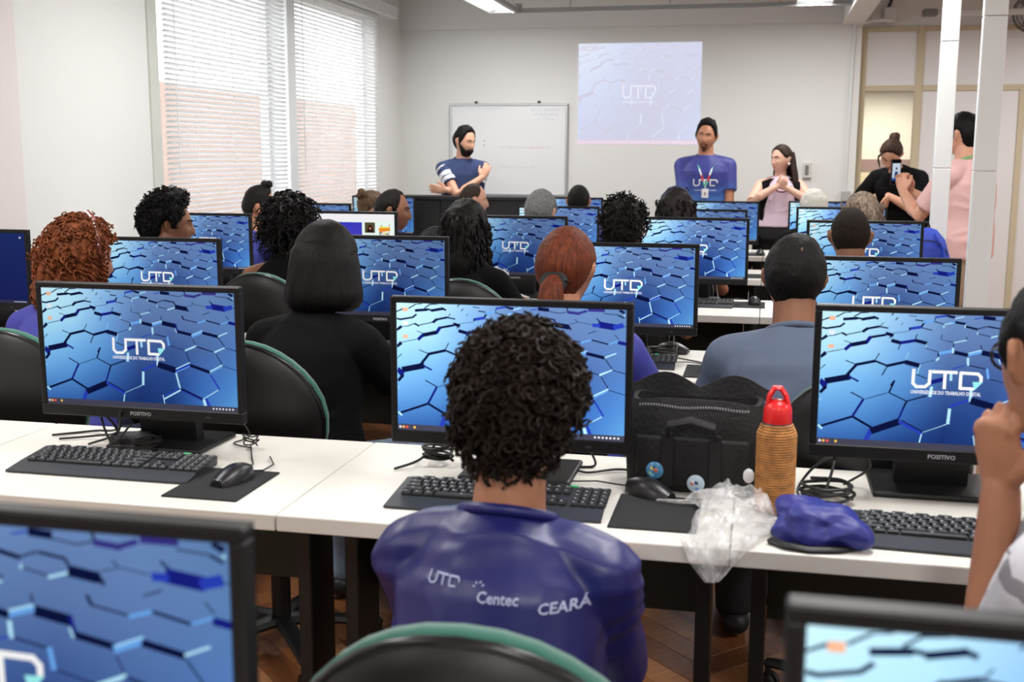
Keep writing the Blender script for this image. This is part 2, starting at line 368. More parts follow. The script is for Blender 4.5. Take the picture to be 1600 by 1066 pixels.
# lamp of the corridor
cl = thing('corridor_lamp', 'lit white corridor lamp seen through the glass door', 'lamp', (1.15, 12.4, 2.14))
G().box((-.25, -.1, 0), (.25, .1, .05), .006).build('diffuser', mat('corridor_diffuser', (1, 1, 1), .5, emit=(1, .98, .93), estr=3), cl)
G().box((-.26, -.11, .05), (.26, .11, .09), .006).build('housing', WHITE_METAL, cl)
for s_ in (-.2, .2): G().tube([(s_, 0, .09), (s_, 0, ZC-2.14)], .005, 6).build('hanger', WHITE_METAL, cl)
l = bpy.data.lights.new('corridor_light', 'AREA'); l.size = .5; l.energy = 26; l.color = (1, .95, .85); link('corridor_light', l, cl, (0, 0, -.02))
# whiteboard
wb = thing('whiteboard', 'small framed whiteboard behind the bearded man, faint writing on it', 'whiteboard', (-2.37, YF-.03, 1.085))
G().box((-.55, -.004, 0), (.55, .02, .83)).build('board', mat('board_enamel', (.88, .885, .89), .3), wb)
g = G()
for lo, hi in [((-.56, -.014, -.012), (.56, .022, .008)), ((-.56, -.014, .822), (.56, .022, .842)), ((-.56, -.014, 0), (-.542, .022, .83)), ((.542, -.014, 0), (.56, .022, .83))]: g.box(lo, hi, .003)
g.build('frame', ALU, wb)
for x in (-.31, .29): G().box((x-.012, -.01, .84), (x+.012, .022, .865), .003).build('hook', mat('dark_grey_plastic', None), wb)
def scrawl(name, lines, col, seed):
    rn = random.Random(seed); g = G()
    for x0, x1, z in lines:
        x = x0
        while x < x1:
            ww = rn.uniform(.012, .03)
            g.tube([(x+ww*t/4, -.0055, z+.012*math.sin(t*2.1+rn.random()*3)) for t in range(5)], .0012, 4); x += ww+rn.choice((.004, .004, .02))
    g.build(name, mat(name, col, .8), wb)
scrawl('blue_writing', [(-.5, -.08, .80), (.22, .48, .78), (.25, .45, .74), (.28, .42, .70)], (.72, .76, .86), 3)
scrawl('red_writing', [(-.08, .42, .44)], (.90, .78, .76), 5)
scrawl('grey_writing', [(-.1, .25, .26)], (.80, .82, .86), 8)
for z in (.50, .46): G().ball((-.23, -.006, z), (.006, .004, .006), 1).build('magnet', mat('dark_grey_plastic', None), wb)
# ------------------------------------------------------------------ wallpaper shown on the screens (flat print on a display)
SW, SH = .4925, .277
STROKES = "D6 0,68 27,48;D5 55,41 86,9;D3 86,9 114,3;D5 127,35 148,9;D5 149,6 184,0;D12 86,56 137,47;D8 137,43 158,50;D12 158,53 207,36;D9 204,32 221,45;D8 3,124 18,129 73,110 89,87;D5 274,16 280,0;D4 290,50 298,32;D2 313,87 320,68;D3 341,14 370,20;D4 51,178 83,157;D8 83,159 100,175;D4 100,170 132,156 164,142;D12 165,142 180,121;D9 180,121 227,102;D6 227,102 262,112;D3 232,96 243,72;D14 0,209 19,186;D3 19,186 51,179;D14 257,152 282,162;D5 271,182 283,159;D10 196,183 254,162;d15 180,222 194,185;D17 120,245 176,222;d14 98,279 118,245;D3 20,309 56,293 91,280;D17 0,338 17,314;D3 90,215 117,229;D4 102,363 142,389;D12 143,392 216,360;D8 217,357 267,391;D4 217,354 234,300;D12 267,391 336,357;D5 249,462 265,402;D19 341,359 389,379;L2 338,340 348,286;D12 110,470 142,398;D26 28,522 117,486;d8 119,483 155,515;d21 4,523 23,550;D8 286,535 299,501;D4 0,433 20,401;D15 281,203 314,217;d13 314,217 371,196;D14 373,196 416,213;D4 306,266 313,232;D4 371,180 377,151;D2 285,147 341,131;B12 347,111 393,95;D5 345,125 348,103;D8 393,90 401,64;D5 367,45 398,51;b9 399,59 439,46;D4 442,43 444,21;B8 444,21 484,8;D8 488,8 518,18;D4 439,52 478,69;L4 480,72 521,54;L5 478,83 478,94;D4 397,103 433,116;D3 470,180 473,147;D2 471,183 517,197;L2 413,247 417,211;D3 413,250 463,275;D7 462,303 465,278;b12 468,283 522,261;L7 457,336 466,319;D2 393,367 452,334;L3 386,440 396,373;D4 384,446 424,474;d17 446,498 494,470;D10 499,13 516,18;L4 519,26 552,11;b6 498,55 519,54;D10 522,53 558,63;L5 560,71 559,90;D9 563,82 605,99;L4 608,121 608,135;D4 607,97 641,76;D6 645,77 694,90 702,114;D3 612,132 659,149;L5 661,155 702,133;D21 704,129 754,142;D8 754,128 766,161;D15 630,14 669,19;B4 594,25 625,13;D3 669,28 720,42 751,27;D6 749,0 754,24;P12 754,31 801,39;P10 801,36 832,18;P14 842,9 906,9;D14 973,3 989,19;D3 905,31 965,39;D6 967,42 989,60;L5 989,41 993,43;D3 785,83 795,102;D2 795,102 854,118;D2 763,120 793,107;D5 876,73 891,97;d27 889,117 948,131;B21 951,133 983,117;B15 861,123 886,123;D2 985,120 1000,125;D3 840,187 875,164;D7 733,203 740,228;D4 740,231 812,254;b7 812,257 856,233;D6 856,234 926,262;b5 928,262 970,233;d15 970,246 1000,254;D3 954,190 970,222;L4 518,203 568,181;D4 567,159 568,176;D4 519,206 520,233;D3 496,190 518,200;D4 624,214 627,244;b12 577,288 627,261;L4 577,277 627,250;D15 524,272 574,289;L8 518,244 519,275;D21 634,269 696,288;d9 698,277 706,334;L4 696,313 702,343;D14 709,335 779,359;b15 782,366 835,329;L3 782,358 835,319;D14 836,338 910,365;L5 913,363 959,329;D4 915,378 944,448;D3 783,391 799,451;L9 578,313 579,363;B4 522,394 576,360;D4 586,365 653,387;b10 654,387 660,453;D3 667,458 741,490;L5 743,490 799,448;D3 803,453 887,495;L5 890,495 944,456;D3 944,456 998,478;L10 517,433 518,477;D5 129,600 179,645;D3 184,648 274,592;D7 280,589 297,509;D5 281,591 348,646;D6 350,649 427,602;L12 445,537 441,604;d10 138,786 179,651;D10 17,864 135,786;L9 3,862 18,884;D10 142,785 217,859;B19 198,960 215,885;D29 222,882 320,808;d8 323,785 339,705;D8 340,700 350,654;B12 327,804 416,886;D5 337,795 419,871;L2 421,877 510,809;L5 409,965 417,891;d22 7,534 22,561;D14 6,608 26,567;L3 5,658 8,670;L12 598,539 598,628;B10 520,672 589,623;L12 520,694 517,800;L2 487,828 515,801;D29 605,625 688,664;B15 693,669 763,618;L5 692,653 764,593;b4 691,681 762,626;D15 769,618 861,667;L6 865,662 929,602;b4 868,675 926,619;D3 929,608 1000,642;D4 748,508 764,590;L5 743,495 793,459;D3 803,461 890,497;L5 892,500 944,456;D3 946,456 1000,480;D4 898,511 929,597;L8 691,689 708,816;B5 620,894 707,816;L7 623,916 710,833;L4 618,883 626,966;D14 717,827 821,903;B5 720,837 824,911;B8 869,694 910,808;L4 824,900 903,817;B14 841,901 858,967;L14 829,910 837,968"
BASE = [[(.80,.95,1),(.74,.92,1),(.58,.76,.93),(.44,.57,.77),(.42,.54,.74),(.42,.55,.75),(.38,.52,.71)],
        [(.72,.92,1),(.66,.87,.99),(.47,.68,.91),(.37,.49,.70),(.36,.47,.68),(.38,.50,.72),(.37,.52,.74)],
        [(.55,.80,.98),(.47,.72,.94),(.37,.60,.85),(.26,.38,.62),(.24,.35,.59),(.30,.43,.67),(.33,.50,.76)],
        [(.38,.62,.88),(.33,.57,.83),(.24,.44,.72),(.15,.26,.51),(.16,.28,.54),(.25,.44,.75),(.32,.55,.83)],
        [(.20,.37,.66),(.18,.35,.64),(.12,.23,.49),(.09,.18,.41),(.12,.24,.49),(.26,.47,.78),(.38,.65,.87)]]
CODE = {'D': (.05,.08,.24), 'd': (.09,.12,.50), 'B': (.16,.25,.72), 'L': (.72,.92,1), 'b': (.42,.66,.94), 'P': (.22,.20,.52)}
UTD = [[(.372,.411),(.371,.51),(.385,.536),(.419,.534),(.435,.507),(.436,.414)], [(.446,.42),(.539,.42)], [(.494,.42),(.494,.54)], [(.606,.535),(.555,.535),(.555,.421),(.62,.424),(.633,.447),(.633,.476)]]
def stroke_quads(pts, wd, asp=1.0):
    """flat quads along a polyline, in units of x"""
    out = []
    for (x0, y0), (x1, y1) in zip(pts[:-1], pts[1:]):
        dx, dy = x1-x0, y1-y0; L = math.hypot(dx, dy) or 1e-6; nx, ny = -dy/L*wd/2, dx/L*wd/2; ex, ey = dx/L*wd*.25, dy/L*wd*.25
        out.append([(x0+nx-ex, y0+ny-ey), (x0-nx-ex, y0-ny-ey), (x1-nx+ex, y1-ny+ey), (x1+nx+ex, y1+ny+ey)])
    return out
class Pic:
    """a flat coloured picture of W x H metres in the XZ plane facing -Y, colours kept per face corner"""
    def __init__(s, W, H): s.W, s.H, s.v, s.f, s.c, s.k = W, H, [], [], [], 0
    def p(s, u, v): return ((min(max(u, 0), 1)-.5)*s.W, -s.k*6e-6, (1-min(max(v, 0), 1))*s.H)
    def poly(s, uv, col):
        o = len(s.v); s.v += [s.p(*q) for q in uv]; s.f.append(tuple(range(o, o+len(uv))))
        s.c += [C(*(col[i] if isinstance(col[0], tuple) else col)) for i in range(len(uv))]; s.k += 1
    def rect(s, u0, v0, u1, v1, col): s.poly([(u0, v0), (u0, v1), (u1, v1), (u1, v0)], col)
    def dot(s, u, v, r, col, n=10): s.poly([(u+r*math.cos(t*2*math.pi/n), v+r*s.W/s.H*math.sin(t*2*math.pi/n)) for t in range(n)], col)
    def line(s, uv, wd, col):
        a = s.H/s.W
        for q in stroke_quads([(u, v*a) for u, v in uv], wd): s.poly([(x, y/a) for x, y in q], col)
    def text(s, body, u, v, size, col, bold=0, align='CENTER', width=None):
        vs, fs = text_geo(body, size, bold, align)
        k = 1
        if width and vs: k = width/(max(q[0] for q in vs)-min(q[0] for q in vs))
        s.k += 3
        for f in fs: s.poly([(u+vs[i][0]*k/s.W, v-vs[i][1]/s.H) for i in f], col); s.k -= 1
        s.k += 3
    def grid(s, tab, nu=24, nv=14):
        def smp(u, v):
            x, y = u*(len(tab[0])-1), v*(len(tab)-1); i, j = min(int(x), len(tab[0])-2), min(int(y), len(tab)-2); fx, fy = x-i, y-j
            return tuple((tab[j][i][k]*(1-fx)+tab[j][i+1][k]*fx)*(1-fy)+(tab[j+1][i][k]*(1-fx)+tab[j+1][i+1][k]*fx)*fy for k in range(3))
        for a in range(nu):
            for b in range(nv):
                q = [(a/nu, b/nv), (a/nu, (b+1)/nv), ((a+1)/nu, (b+1)/nv), ((a+1)/nu, b/nv)]
                s.poly(q, [smp(*p) for p in q]); s.k -= 1
        s.k += 1
    def mesh(s, name, m):
        me = bpy.data.meshes.new(name); me.from_pydata(s.v, [], s.f)
        at = me.color_attributes.new('Col', 'FLOAT_COLOR', 'CORNER'); at.data.foreach_set('color', [x for c in s.c for x in c])
        me.materials.append(m); return me
def wallpaper(W, H, icons=True, logo=True):
    P = Pic(W, H); P.grid(BASE)
    for st in STROKES.split(';'):
        h, *ps = st.split(); uv = [tuple(int(t)/1000 for t in p.split(',')) for p in ps]
        P.line(uv, int(h[1:])/1000, CODE[h[0]])
    if icons:
        for v, c in ((.05, (.96,.72,.58)), (.155, (.93,.93,.98)), (.26, (.95,.75,.62))): P.rect(.028, v-.014, .052, v+.014, c)
    P.rect(0, .955, 1, 1, (.27,.27,.34))
    for u, c in ((.012,(.85,.85,.9)), (.027,(.95,.70,.35)), (.043,(.95,.35,.30)), (.077,(.92,.75,.30))): P.dot(u, .977, .006, c)
    for t in range(7): P.dot(.876+t*.0165, .977, .005, (.92,.92,.96), 6)
    for t in UTD: P.line(t, .0125, (1, 1, 1))
    P.poly([(.601,.484), (.641,.482), (.61,.545)], (.62,.95,.95))
    P.text('UNIVERSIDADE DO TRABALHO DIGITAL', .5, .587, .0098*W/.476, (.95,.96,1), .00022*W/.476, width=.272*W)
    return P
LCD = screen_mat('lcd_picture', .95)
LCDP = screen_mat('lcd_page', .95)
PROJ = screen_mat('projected_picture', .99, .79, (.83, .82, .96))
P_W = wallpaper(SW, SH); ME_WALL = P_W.mesh('screen', LCD)
P = Pic(SW, SH)                                                     # a web page with a violet banner and pictures
P.rect(0, 0, 1, 1, (.93,.99,.96)); P.rect(0, 0, 1, .13, (.97,.96,.97)); P.k += 1
tb = [[(.24,.20,.72),(.22,.22,.76),(.25,.24,.74)], [(.40,.30,.70),(.27,.24,.76),(.28,.26,.74)], [(.60,.42,.66),(.36,.28,.74),(.62,.46,.68)]]
for a in range(8):
    for b in range(6):
        f = lambda i, j: tuple(tb[min(int(j/3), 1)][min(int(i/4), 1)][k]*(1-(i/4-min(int(i/4), 1)))*(1-(j/3-min(int(j/3), 1)))+tb[min(int(j/3), 1)][min(int(i/4), 1)+1][k]*(i/4-min(int(i/4), 1))*(1-(j/3-min(int(j/3), 1)))+tb[min(int(j/3), 1)+1][min(int(i/4), 1)][k]*(1-(i/4-min(int(i/4), 1)))*(j/3-min(int(j/3), 1))+tb[min(int(j/3), 1)+1][min(int(i/4), 1)+1][k]*(i/4-min(int(i/4), 1))*(j/3-min(int(j/3), 1)) for k in range(3))
        q = [(a, b), (a, b+1), (a+1, b+1), (a+1, b)]
        P.poly([(.03+i*.62/8, .15+j*.42/6) for i, j in q], [f(i, j) for i, j in q])
P.rect(.68, .15, .79, .34, (.34,.30,.20)); P.poly([(.70,.33),(.72,.22),(.74,.19),(.765,.25),(.775,.33)], (.16,.10,.10)); P.dot(.738,.26,.012,(.8,.5,.42))
P.rect(.68, .38, .79, .57, (.18,.20,.18)); P.dot(.735,.42,.012,(.8,.78,.72)); P.rect(.68, .61, .79, .78, (.28,.24,.36))
for t in range(26):
    rn = random.Random(t); P.dot(rn.uniform(.83,.95), rn.uniform(.19,.40), rn.uniform(.006,.014), [(.80,.78,.74),(.62,.60,.55),(.90,.86,.70),(.75,.35,.25),(.55,.62,.45)][t % 5], 6)
P.poly([(.83,.25),(.95,.22),(.955,.30),(.835,.32)], (.95,.55,.18)); P.dot(.895,.335,.015,(.96,.90,.62)); P.rect(.84, .225, .94, .25, (.95,.90,.30))
for t in range(4): P.rect(.03, .64+t*.06, .5-.06*t, .66+t*.06, (.80,.84,.84))
ME_PAGE = P.mesh('screen', LCDP)
P = Pic(SW, SH); P.rect(0, 0, 1, 1, (.10,.14,.34)); P.k += 1
P.grid([[(.11,.15,.36),(.12,.17,.40)], [(.08,.11,.30),(.10,.13,.34)]], 4, 3); P.rect(0, .955, 1, 1, (.2,.2,.3))
for t in range(7): P.dot(.876+t*.0165, .977, .005, (.85,.85,.95), 6)
P.rect(.95, .05, .965, .075, (.8,.8,.9)); ME_BLUE = P.mesh('screen', LCD)

# ------------------------------------------------------------------ desks
ROW0, ROWP, DZ = 2.035, 1.56, .75
def row_y(r): return ROW0+(r-2)*ROWP
def make_desk(wd):
    t = thing('computer_desk', '', 'desk')
    hw = wd/2-.0015
    G().box((-hw, 0, DZ-.034), (hw, .60, DZ), .003, 2).build('desktop', LAMINATE, t)
    for s in (-1, 1):
        lg = G().box((s*(hw-.055)-.016, .27, .03), (s*(hw-.055)+.016, .41, DZ-.034), .003).build('leg', BLACKM, t)
        G().box((s*(hw-.055)-.02, .06, 0), (s*(hw-.055)+.02, .56, .03), .004).build('foot', BLACKM, lg)
    G().box((-hw+.075, .42, .45), (hw-.075, .438, .70), .002).build('modesty_panel', PANEL, t)
    return t
ROWNAME = {1: 'the row nearest the camera', 2: 'the second row, before the curly haired student', 3: 'the third row', 4: 'the fourth row', 5: 'the fifth row', 6: 'the last row'}
proto = {}
def desk(r, xc, wd, lab):
    k = round(wd, 3)
    if k not in proto: proto[k] = make_desk(wd); o = proto[k]; o.location = (xc, row_y(r), 0); o['label'] = lab; o['group'] = 'white computer desks'
    else: o = dup(proto[k], lab, (xc, row_y(r), 0), 0, 'white computer desks')
DL = {}
def cols(n): return ['leftmost', 'second from the window side', 'third from the window side', 'fourth from the window side', 'fifth from the window side', 'rightmost'][:n]
for xc, l in ((-1.375, 'white desk holding the large left monitor with the keyboard and mousepad before it'), (-.485, 'white desk of the curly haired student in front, monitor hidden by the head'), (.405, 'white desk holding the jute bottle and the blue pouch'), (-2.265, 'white desk at the cut left edge of the second row')): desk(2, xc, .89, l)
for xc, l in ((-.64, 'white desk under the blurred monitor in the left front corner'), (.27, 'white desk under the blurred monitor in the right front corner')): desk(1, xc, .89, l)
for r in (3, 4, 5, 6):
 
    for i, xc in enumerate((-2.947, -2.107, -1.267, -.427, .413)):
        desk(r, xc, .84, 'white desk in %s, %s' % (ROWNAME[r], ('leftmost', 'second from the windows', 'middle one', 'second from the right end', 'rightmost')[i]))

# ------------------------------------------------------------------ monitors
def make_monitor():
    """origin on the desk below the screen; screen faces -Y"""
    t = thing('monitor', '', 'monitor'); b = .014; ch = .028; zb = .137; W, H = SW, SH
    g = G()   # bezel frame round the screen and shell behind
    for lo, hi in [((-W/2-b, -.012, zb-ch), (W/2+b, .012, zb)), ((-W/2-b, -.012, zb+H), (W/2+b, .012, zb+H+b)), ((-W/2-b, -.012, zb-.002), (-W/2, .012, zb+H+.002)), ((W/2, -.012, zb-.002), (W/2+b, .012, zb+H+.002))]: g.box(lo, hi, .0025)
    fr = g.build('bezel', BEZEL, t)
    g = G().loft([[(x, .010, z) for x, z in ((-W/2-b, zb-ch), (W/2+b, zb-ch), (W/2+b, zb+H+b), (-W/2-b, zb+H+b))], [(x, .030, z) for x, z in ((-W/2, zb), (W/2, zb), (W/2, zb+H), (-W/2, zb+H))], [(x, .05, z) for x, z in ((-W*.3, zb+.03), (W*.3, zb+.03), (W*.3, zb+H*.8), (-W*.3, zb+H*.8))]])
    g.build('housing', HOUSE, t)
    s = link('screen', ME_WALL, t, (0, -.008, zb)); s['brightness'] = 1.0
    vs, fs = text_geo('POSITIVO', .0125, .0003)
    G().add([(x, -.0126, zb-.019+y) for x, y, z in vs], fs).build('logo_lettering', mat('logo_grey', (.62, .62, .64), .5), fr)
    G().box((W/2-.08, -.0125, zb-.017), (W/2-.068, -.0118, zb-.013)).build('button_row', mat('button_grey', (.2, .2, .2), .5), fr)
    G().loft([[(sx*.075, y, z) for sx, y in ((-1, y0), (1, y0), (1, y0+.035), (-1, y0+.035))] for z, y0 in ((.008, .115), (.10, .10), (.16, .06), (.30, .045))]).build('stand_neck', HOUSE, t)
    G().box((-.125, .03, 0), (.125, .225, .013), .005, 2).build('stand_base', HOUSE, t)
    return t
MON = None
def monitor(x, y, ztop, lab, bri=1.0, me=None, rz=0, tilt=3.0):
    global MON
    r = max(1, min(6, int((y-.4)/ROWP)+1 if y > 1 else 1)); k = min(1.0345, (row_y(r)+.37)/y) if y > 1 else 1.0345
    x, y, ztop = x*k, y*k, CAM_H-(CAM_H-ztop)*k
    if MON is None: MON = make_monitor(); o = MON; o['label'] = lab; o['group'] = 'black desktop monitors'; o.location = (x, y, DZ); o.rotation_euler = (0, 0, rz)
    else: o = dup(MON, lab, (x, y, DZ), rz, 'black desktop monitors')
    dz = ztop-DZ-.428
    for c in o.children:
        nm = c.name.split('.')[0]
        if nm in ('bezel', 'housing', 'screen'):
            c.location.z = (.137 if nm == 'screen' else 0)+dz
            c.rotation_euler = (R(-tilt), 0, 0) if 0 else (0, 0, 0)
        if nm == 'screen':
            c['brightness'] = bri
            if me: c.data = me
    return o
YO = .27
monitor(-1.368, 2.305, 1.171, 'large monitor at left in the second row, its whole hexagon wallpaper and logo in view', .95)
monitor(-.498, 2.240, 1.171, 'monitor mostly covered by the curly haired student in front', 1.25)
monitor(.356, 2.320, 1.171, 'large monitor at right behind the jute bottle and blue pouch', 1.1)
monitor(-.640, .80, 1.171, 'blurred near monitor in the left front corner, only its top right part in view', .95)
monitor(.275, .74, 1.171, 'blurred near monitor in the right front corner, top left part in view', 1.2)
monitor(-2.99, 3.86, 1.171, 'monitor with a plain dark blue screen against the left wall', 1.0, ME_BLUE)
monitor(-2.145, 3.76, 1.160, 'monitor in front of the auburn curly haired woman', .95)
monitor(-1.372, 3.98, 1.166, 'monitor in front of the woman with straight dark hair', .75)
monitor(-.463, 3.86, 1.166, 'monitor in front of the woman with the red ponytail', 1.08)
monitor(.340, 3.70, 1.150, 'monitor in front of the man in the blue grey shirt', 1.0)
monitor(-2.815, 5.43, 1.158, 'monitor in front of the man with the round black curly hair', .95)
monitor(-2.035, 5.43, 1.178, 'monitor showing a white web page with a violet banner', 1.0, ME_PAGE)
monitor(-1.19, 5.48, 1.165, 'monitor in front of the woman with long black wavy hair', .75)
monitor(-.322, 5.39, 1.174, 'monitor in front of the young man with tall wavy hair', 1.15)
monitor(.443, 5.42, 1.170, 'monitor in front of the man with the buzz cut, blue backpack beside it', 1.0)
monitor(-2.858, 6.99, 1.146, 'far monitor before the blinds with only its top edge in view', 1.0)
monitor(-1.249, 6.99, 1.146, 'far monitor in front of the grey haired man', 1.05)
monitor(-.360, 6.99, 1.139, 'far monitor in front of the woman with long dark curls', .95)
monitor(.436, 6.99, 1.161, 'far monitor at right in front of the woman with streaked light hair', 1.3)
monitor(-2.912, 8.55, 1.137, 'monitor of the last row whose top peeks out by the dark front counter', .8)
monitor(-1.446, 8.55, 1.143, 'monitor of the last row in front of the man with short dark hair', 1.0)
monitor(-.299, 8.55, 1.128, 'monitor of the last row just below the man with the lanyard', .95)
monitor(.420, 8.55, 1.135, 'monitor of the last row in front of the white haired person', 1.15)
# projected picture on the front wall
pj = Pic(1.115, .905)
P2 = wallpaper(1.115, .905, icons=False)
P2.rect(0, .958, 1, 1, (.98,.55,.55)); 
for t in range(7): P2.dot(.79+t*.03, .979, .008, (1, 1, 1), 6)
P2.rect(.02, .02, .16, .07, (.62,.60,.62)); P2.text('mm', .09, .058, .03, (.9,.9,.9), .001)
po = link('projected_image', P2.mesh('projected_image', PROJ), None, (-1.162, YF-.004, 1.552)); po['brightness'] = 1.0
tag(po, 'pale projected desktop picture on the front wall above the man with the lanyard', 'projection')

# ------------------------------------------------------------------ keyboards, mice, pads
def make_keyboard(keys=True):
    t = thing('keyboard', '', 'keyboard'); W, D = .445, .165
    g = G().loft([[(x, y, z) for x, y, z in r] for r in (
        [(-W/2, 0, .002), (-W/2, 0, .006), (-W/2+.004, .055, .016), (-W/2+.006, D-.02, .026), (-W/2+.01, D, .022), (-W/2+.01, D, .002)],
        [(W/2, 0, .002), (W/2, 0, .006), (W/2-.004, .055, .016), (W/2-.006, D-.02, .026), (W/2-.01, D, .022), (W/2-.01, D, .002)])])
    g.build('keyboard_body', KBODY, t)
    km = {}
    def key(x, w_, rw, h=.0175):
        k = (round(w_, 4))
        if k not in km:
            gg = G().loft([[(sx*(w_/2-i), sy*(h/2-i)+o, z) for sx, sy in ((-1, -1), (1, -1), (1, 1), (-1, 1))] for i, o, z in ((.0006, 0, 0), (.0012, 0, .004), (.0028, .001, .0062))])
            me = gg.mesh('key'); me.materials.append(KEYM); km[k] = me
        y = .058+rw*.0185; z = .0165+(y-.055)*.105
        return (km[k], (x, y, z))
    ks = []
    x0 = -W/2+.02; u = .019
    for rw, row in enumerate([[1.25, 1.25, 1.25, 6.25, 1.25, 1.25, 1.25, 1.25], [2.25]+[1]*10+[2.75], [1.75]+[1]*11+[2.25], [1.5]+[1]*12+[1.5], [1]*13+[2]]):
        x = x0
        for kk in row: ks.append(key(x+kk*u/2, kk*u-.0015, rw)); x += kk*u
    xn = x0+15*u+.006
    for rw, c in ((0, (0, 1, 2)), (1, (1,)), (3, (0, 1, 2)), (4, (0, 1, 2))):
        for q in c: ks.append(key(xn+q*u+u/2, u-.0015, rw))
    xp = xn+3*u+.006
    for rw in range(5):
        for q in range(4): ks.append(key(xp+q*u*.97+u/2, u*.97-.0015, rw))
    if keys:
        for me, p in ks: link('key', me, t, p)
    else:
        g = G()
        for me, p in ks: g.add([(v.co.x+p[0], v.co.y+p[1], v.co.z+p[2]) for v in me.vertices], [tuple(f.vertices) for f in me.polygons])
        o = g.build('keys', KEYM, t); o['kind'] = 'stuff'
    for q in range(8): G().box((x0+.02+q*.042, D-.0165, .024), (x0+.045+q*.042, D-.0095, .0285), .001).build('media_key', KEYM, t)
    G().box((xn+.045, D-.0165, .0245), (xn+.066, D-.009, .028), .001).build('status_light', mat('green_key', (.20, .72, .45), .4), t)
    # printed signs on the caps: pale dashes laid on the key tops
    g = G()
    for me, p in ks: 
        g.box((p[0]-.0045, p[1]+.0005, p[2]+.0061), (p[0]-.0005, p[1]+.0045, p[2]+.0064))
    o = g.build('key_print', mat('key_print', (.72, .74, .76), .5), t); o['kind'] = 'stuff'
    return t
KF = make_keyboard(True); KF.location = (-1.425, 2.185, DZ); KF.rotation_euler = (0, 0, R(0)); KF['label'] = 'black keyboard before the large left monitor, all of it in view'; KF['group'] = 'black keyboards'
dup(KF, 'black keyboard partly behind the shoulder of the curly haired student', (-.512, 2.125, DZ), R(0), 'black keyboards')
dup(KF, 'black keyboard before the right monitor, beside the blue pouch', (.395, 2.085, DZ), R(-3), 'black keyboards')
KS = make_keyboard(False); KS.location = (-.498, 3.775, DZ); KS['label'] = 'black keyboard before the woman with the red ponytail'; KS['group'] = 'black keyboards'
dup(KS, 'black keyboard in front of the young man with tall wavy hair', (-.355, 5.40, DZ), 0, 'black keyboards')
dup(KS, 'black keyboard beside the elbow of the woman with straight dark hair', (-1.40, 3.83, DZ), 0, 'black keyboards')
def mouse(x, y, rz, lab, dx=None):
    m = thing('mouse', lab, 'mouse', (x, y, DZ+.004), rz, 'black mice')
    rings = []
    for t in range(9):
        q = t/8; yy = -.055+.11*q; wd = .030*math.sin(math.pi*(.12+.80*q))**.6; h = .008+.030*math.sin(math.pi*(.08+.72*q))
        rings.append([(wd*math.cos(a*math.pi/8), yy, h*math.sin(a*math.pi/8)**.8 if a not in (0, 8) else 0) for a in range(9)])
    G().loft(rings).build('mouse_shell', MOUSEM, m, True, 60)
    G().tube([(0, .030, .030), (0, .042, .026)], (.004), 8).build('scroll_wheel', BLACKP, m, True)
    G().box((-.010, -.052, .0135), (.010, -.046, .0165), .001).build('logo_print', mat('logo_grey', None), m)
    G().tube([(0, .053, .01), (.01, .09, .003), (.0, .14, .003), (-.05, .19, .003)] if dx is None else dx, .0018, 6).build('cord', CABLE, m, True)
def pad(x, y, rz, lab, w=.17, d=.22): tag(G().box((-w/2, -d/2, 0), (w/2, d/2, .004), .001).build('mousepad', PADM, None, loc=(x, y, DZ), rz=rz), lab, 'mousepad', 'dark mousepads')
pad(-1.128, 2.205, 0, 'dark mousepad right of the left keyboard'); mouse(-1.112, 2.225, R(-14), 'black mouse on the pad beside the left keyboard')
pad(-.190, 2.215, 0, 'dark mousepad under the black bag and clear plastic bag'); mouse(-.215, 2.325, R(60), 'black mouse lying on its pad against the black bag')
pad(-.156, 3.77, 0, 'dark mousepad right of the ponytail woman'); mouse(-.163, 3.775, R(0), 'black mouse on the pad right of the ponytail woman', [(0, .053, .01), (-.02, .10, .003), (-.08, .13, .003), (-.12, .12, .003)])
mouse(-.305, 4.12, R(75), 'black mouse left at the rear edge of the third row desk')
pad(-.060, 5.55, 0, 'dark mousepad in the fourth row', .15); mouse(-.035, 5.56, R(8), 'black mouse on the fourth row pad behind the grey shirted man', [(0, .053, .01), (0, .12, .003), (-.06, .16, .01), (-.12, .10, .003)])
pad(-.075, 6.90, 0, 'dark mousepad in the fifth row', .15)
pad(-.075, 8.42, 0, 'dark mousepad in the last row', .17); mouse(-.025, 8.42, R(5), 'black mouse on the last row pad behind the seated man')
mouse(-2.80, 5.92, R(20), 'black mouse on the desk by the curly haired man near the window')
mouse(-1.93, 5.50, R(20), 'black mouse on the desk under the web page monitor')
# cables
def cable(pts, lab, r=.003, n=6, m=None):
    out = []
    P_ = [Vector(p) for p in pts]; P_ = [P_[0]]+P_+[P_[-1]]
    for i in range(1, len(P_)-2):
        for t in range(6):
            t /= 6; a, b, c, d = P_[i-1:i+3]
            out.append(.5*((2*b)+(c-a)*t+(2*a-5*b+4*c-d)*t*t+(3*b-3*c+d-a)*t**3))
    out.append(P_[-2]); tag(G().tube(out, r, n).build('cable', m or CABLE, None, True), lab, 'cable', 'cables on the desks')
Z = DZ
def coil(x, y, z, r, k, lab, seed, rr=.0035):
    rn = random.Random(seed)
    cable([(x+r*math.cos(t*1.3)*(1+.3*rn.random()), y+r*.8*math.sin(t*1.3)*(1+.3*rn.random()), z+.006+.012*rn.random()+t*.0016) for t in range(k)], lab, rr)
cable([(-1.74, 2.50, Z+.005), (-1.66, 2.56, Z+.006), (-1.56, 2.50, Z+.03), (-1.48, 2.40, Z+.10)], 'black cable bowed out at the left under the left monitor')
cable([(-1.70, 2.47, Z+.005), (-1.62, 2.50, Z+.01), (-1.52, 2.44, Z+.04), (-1.46, 2.36, Z+.11)], 'black cable dropping under the left monitor to the keyboard')
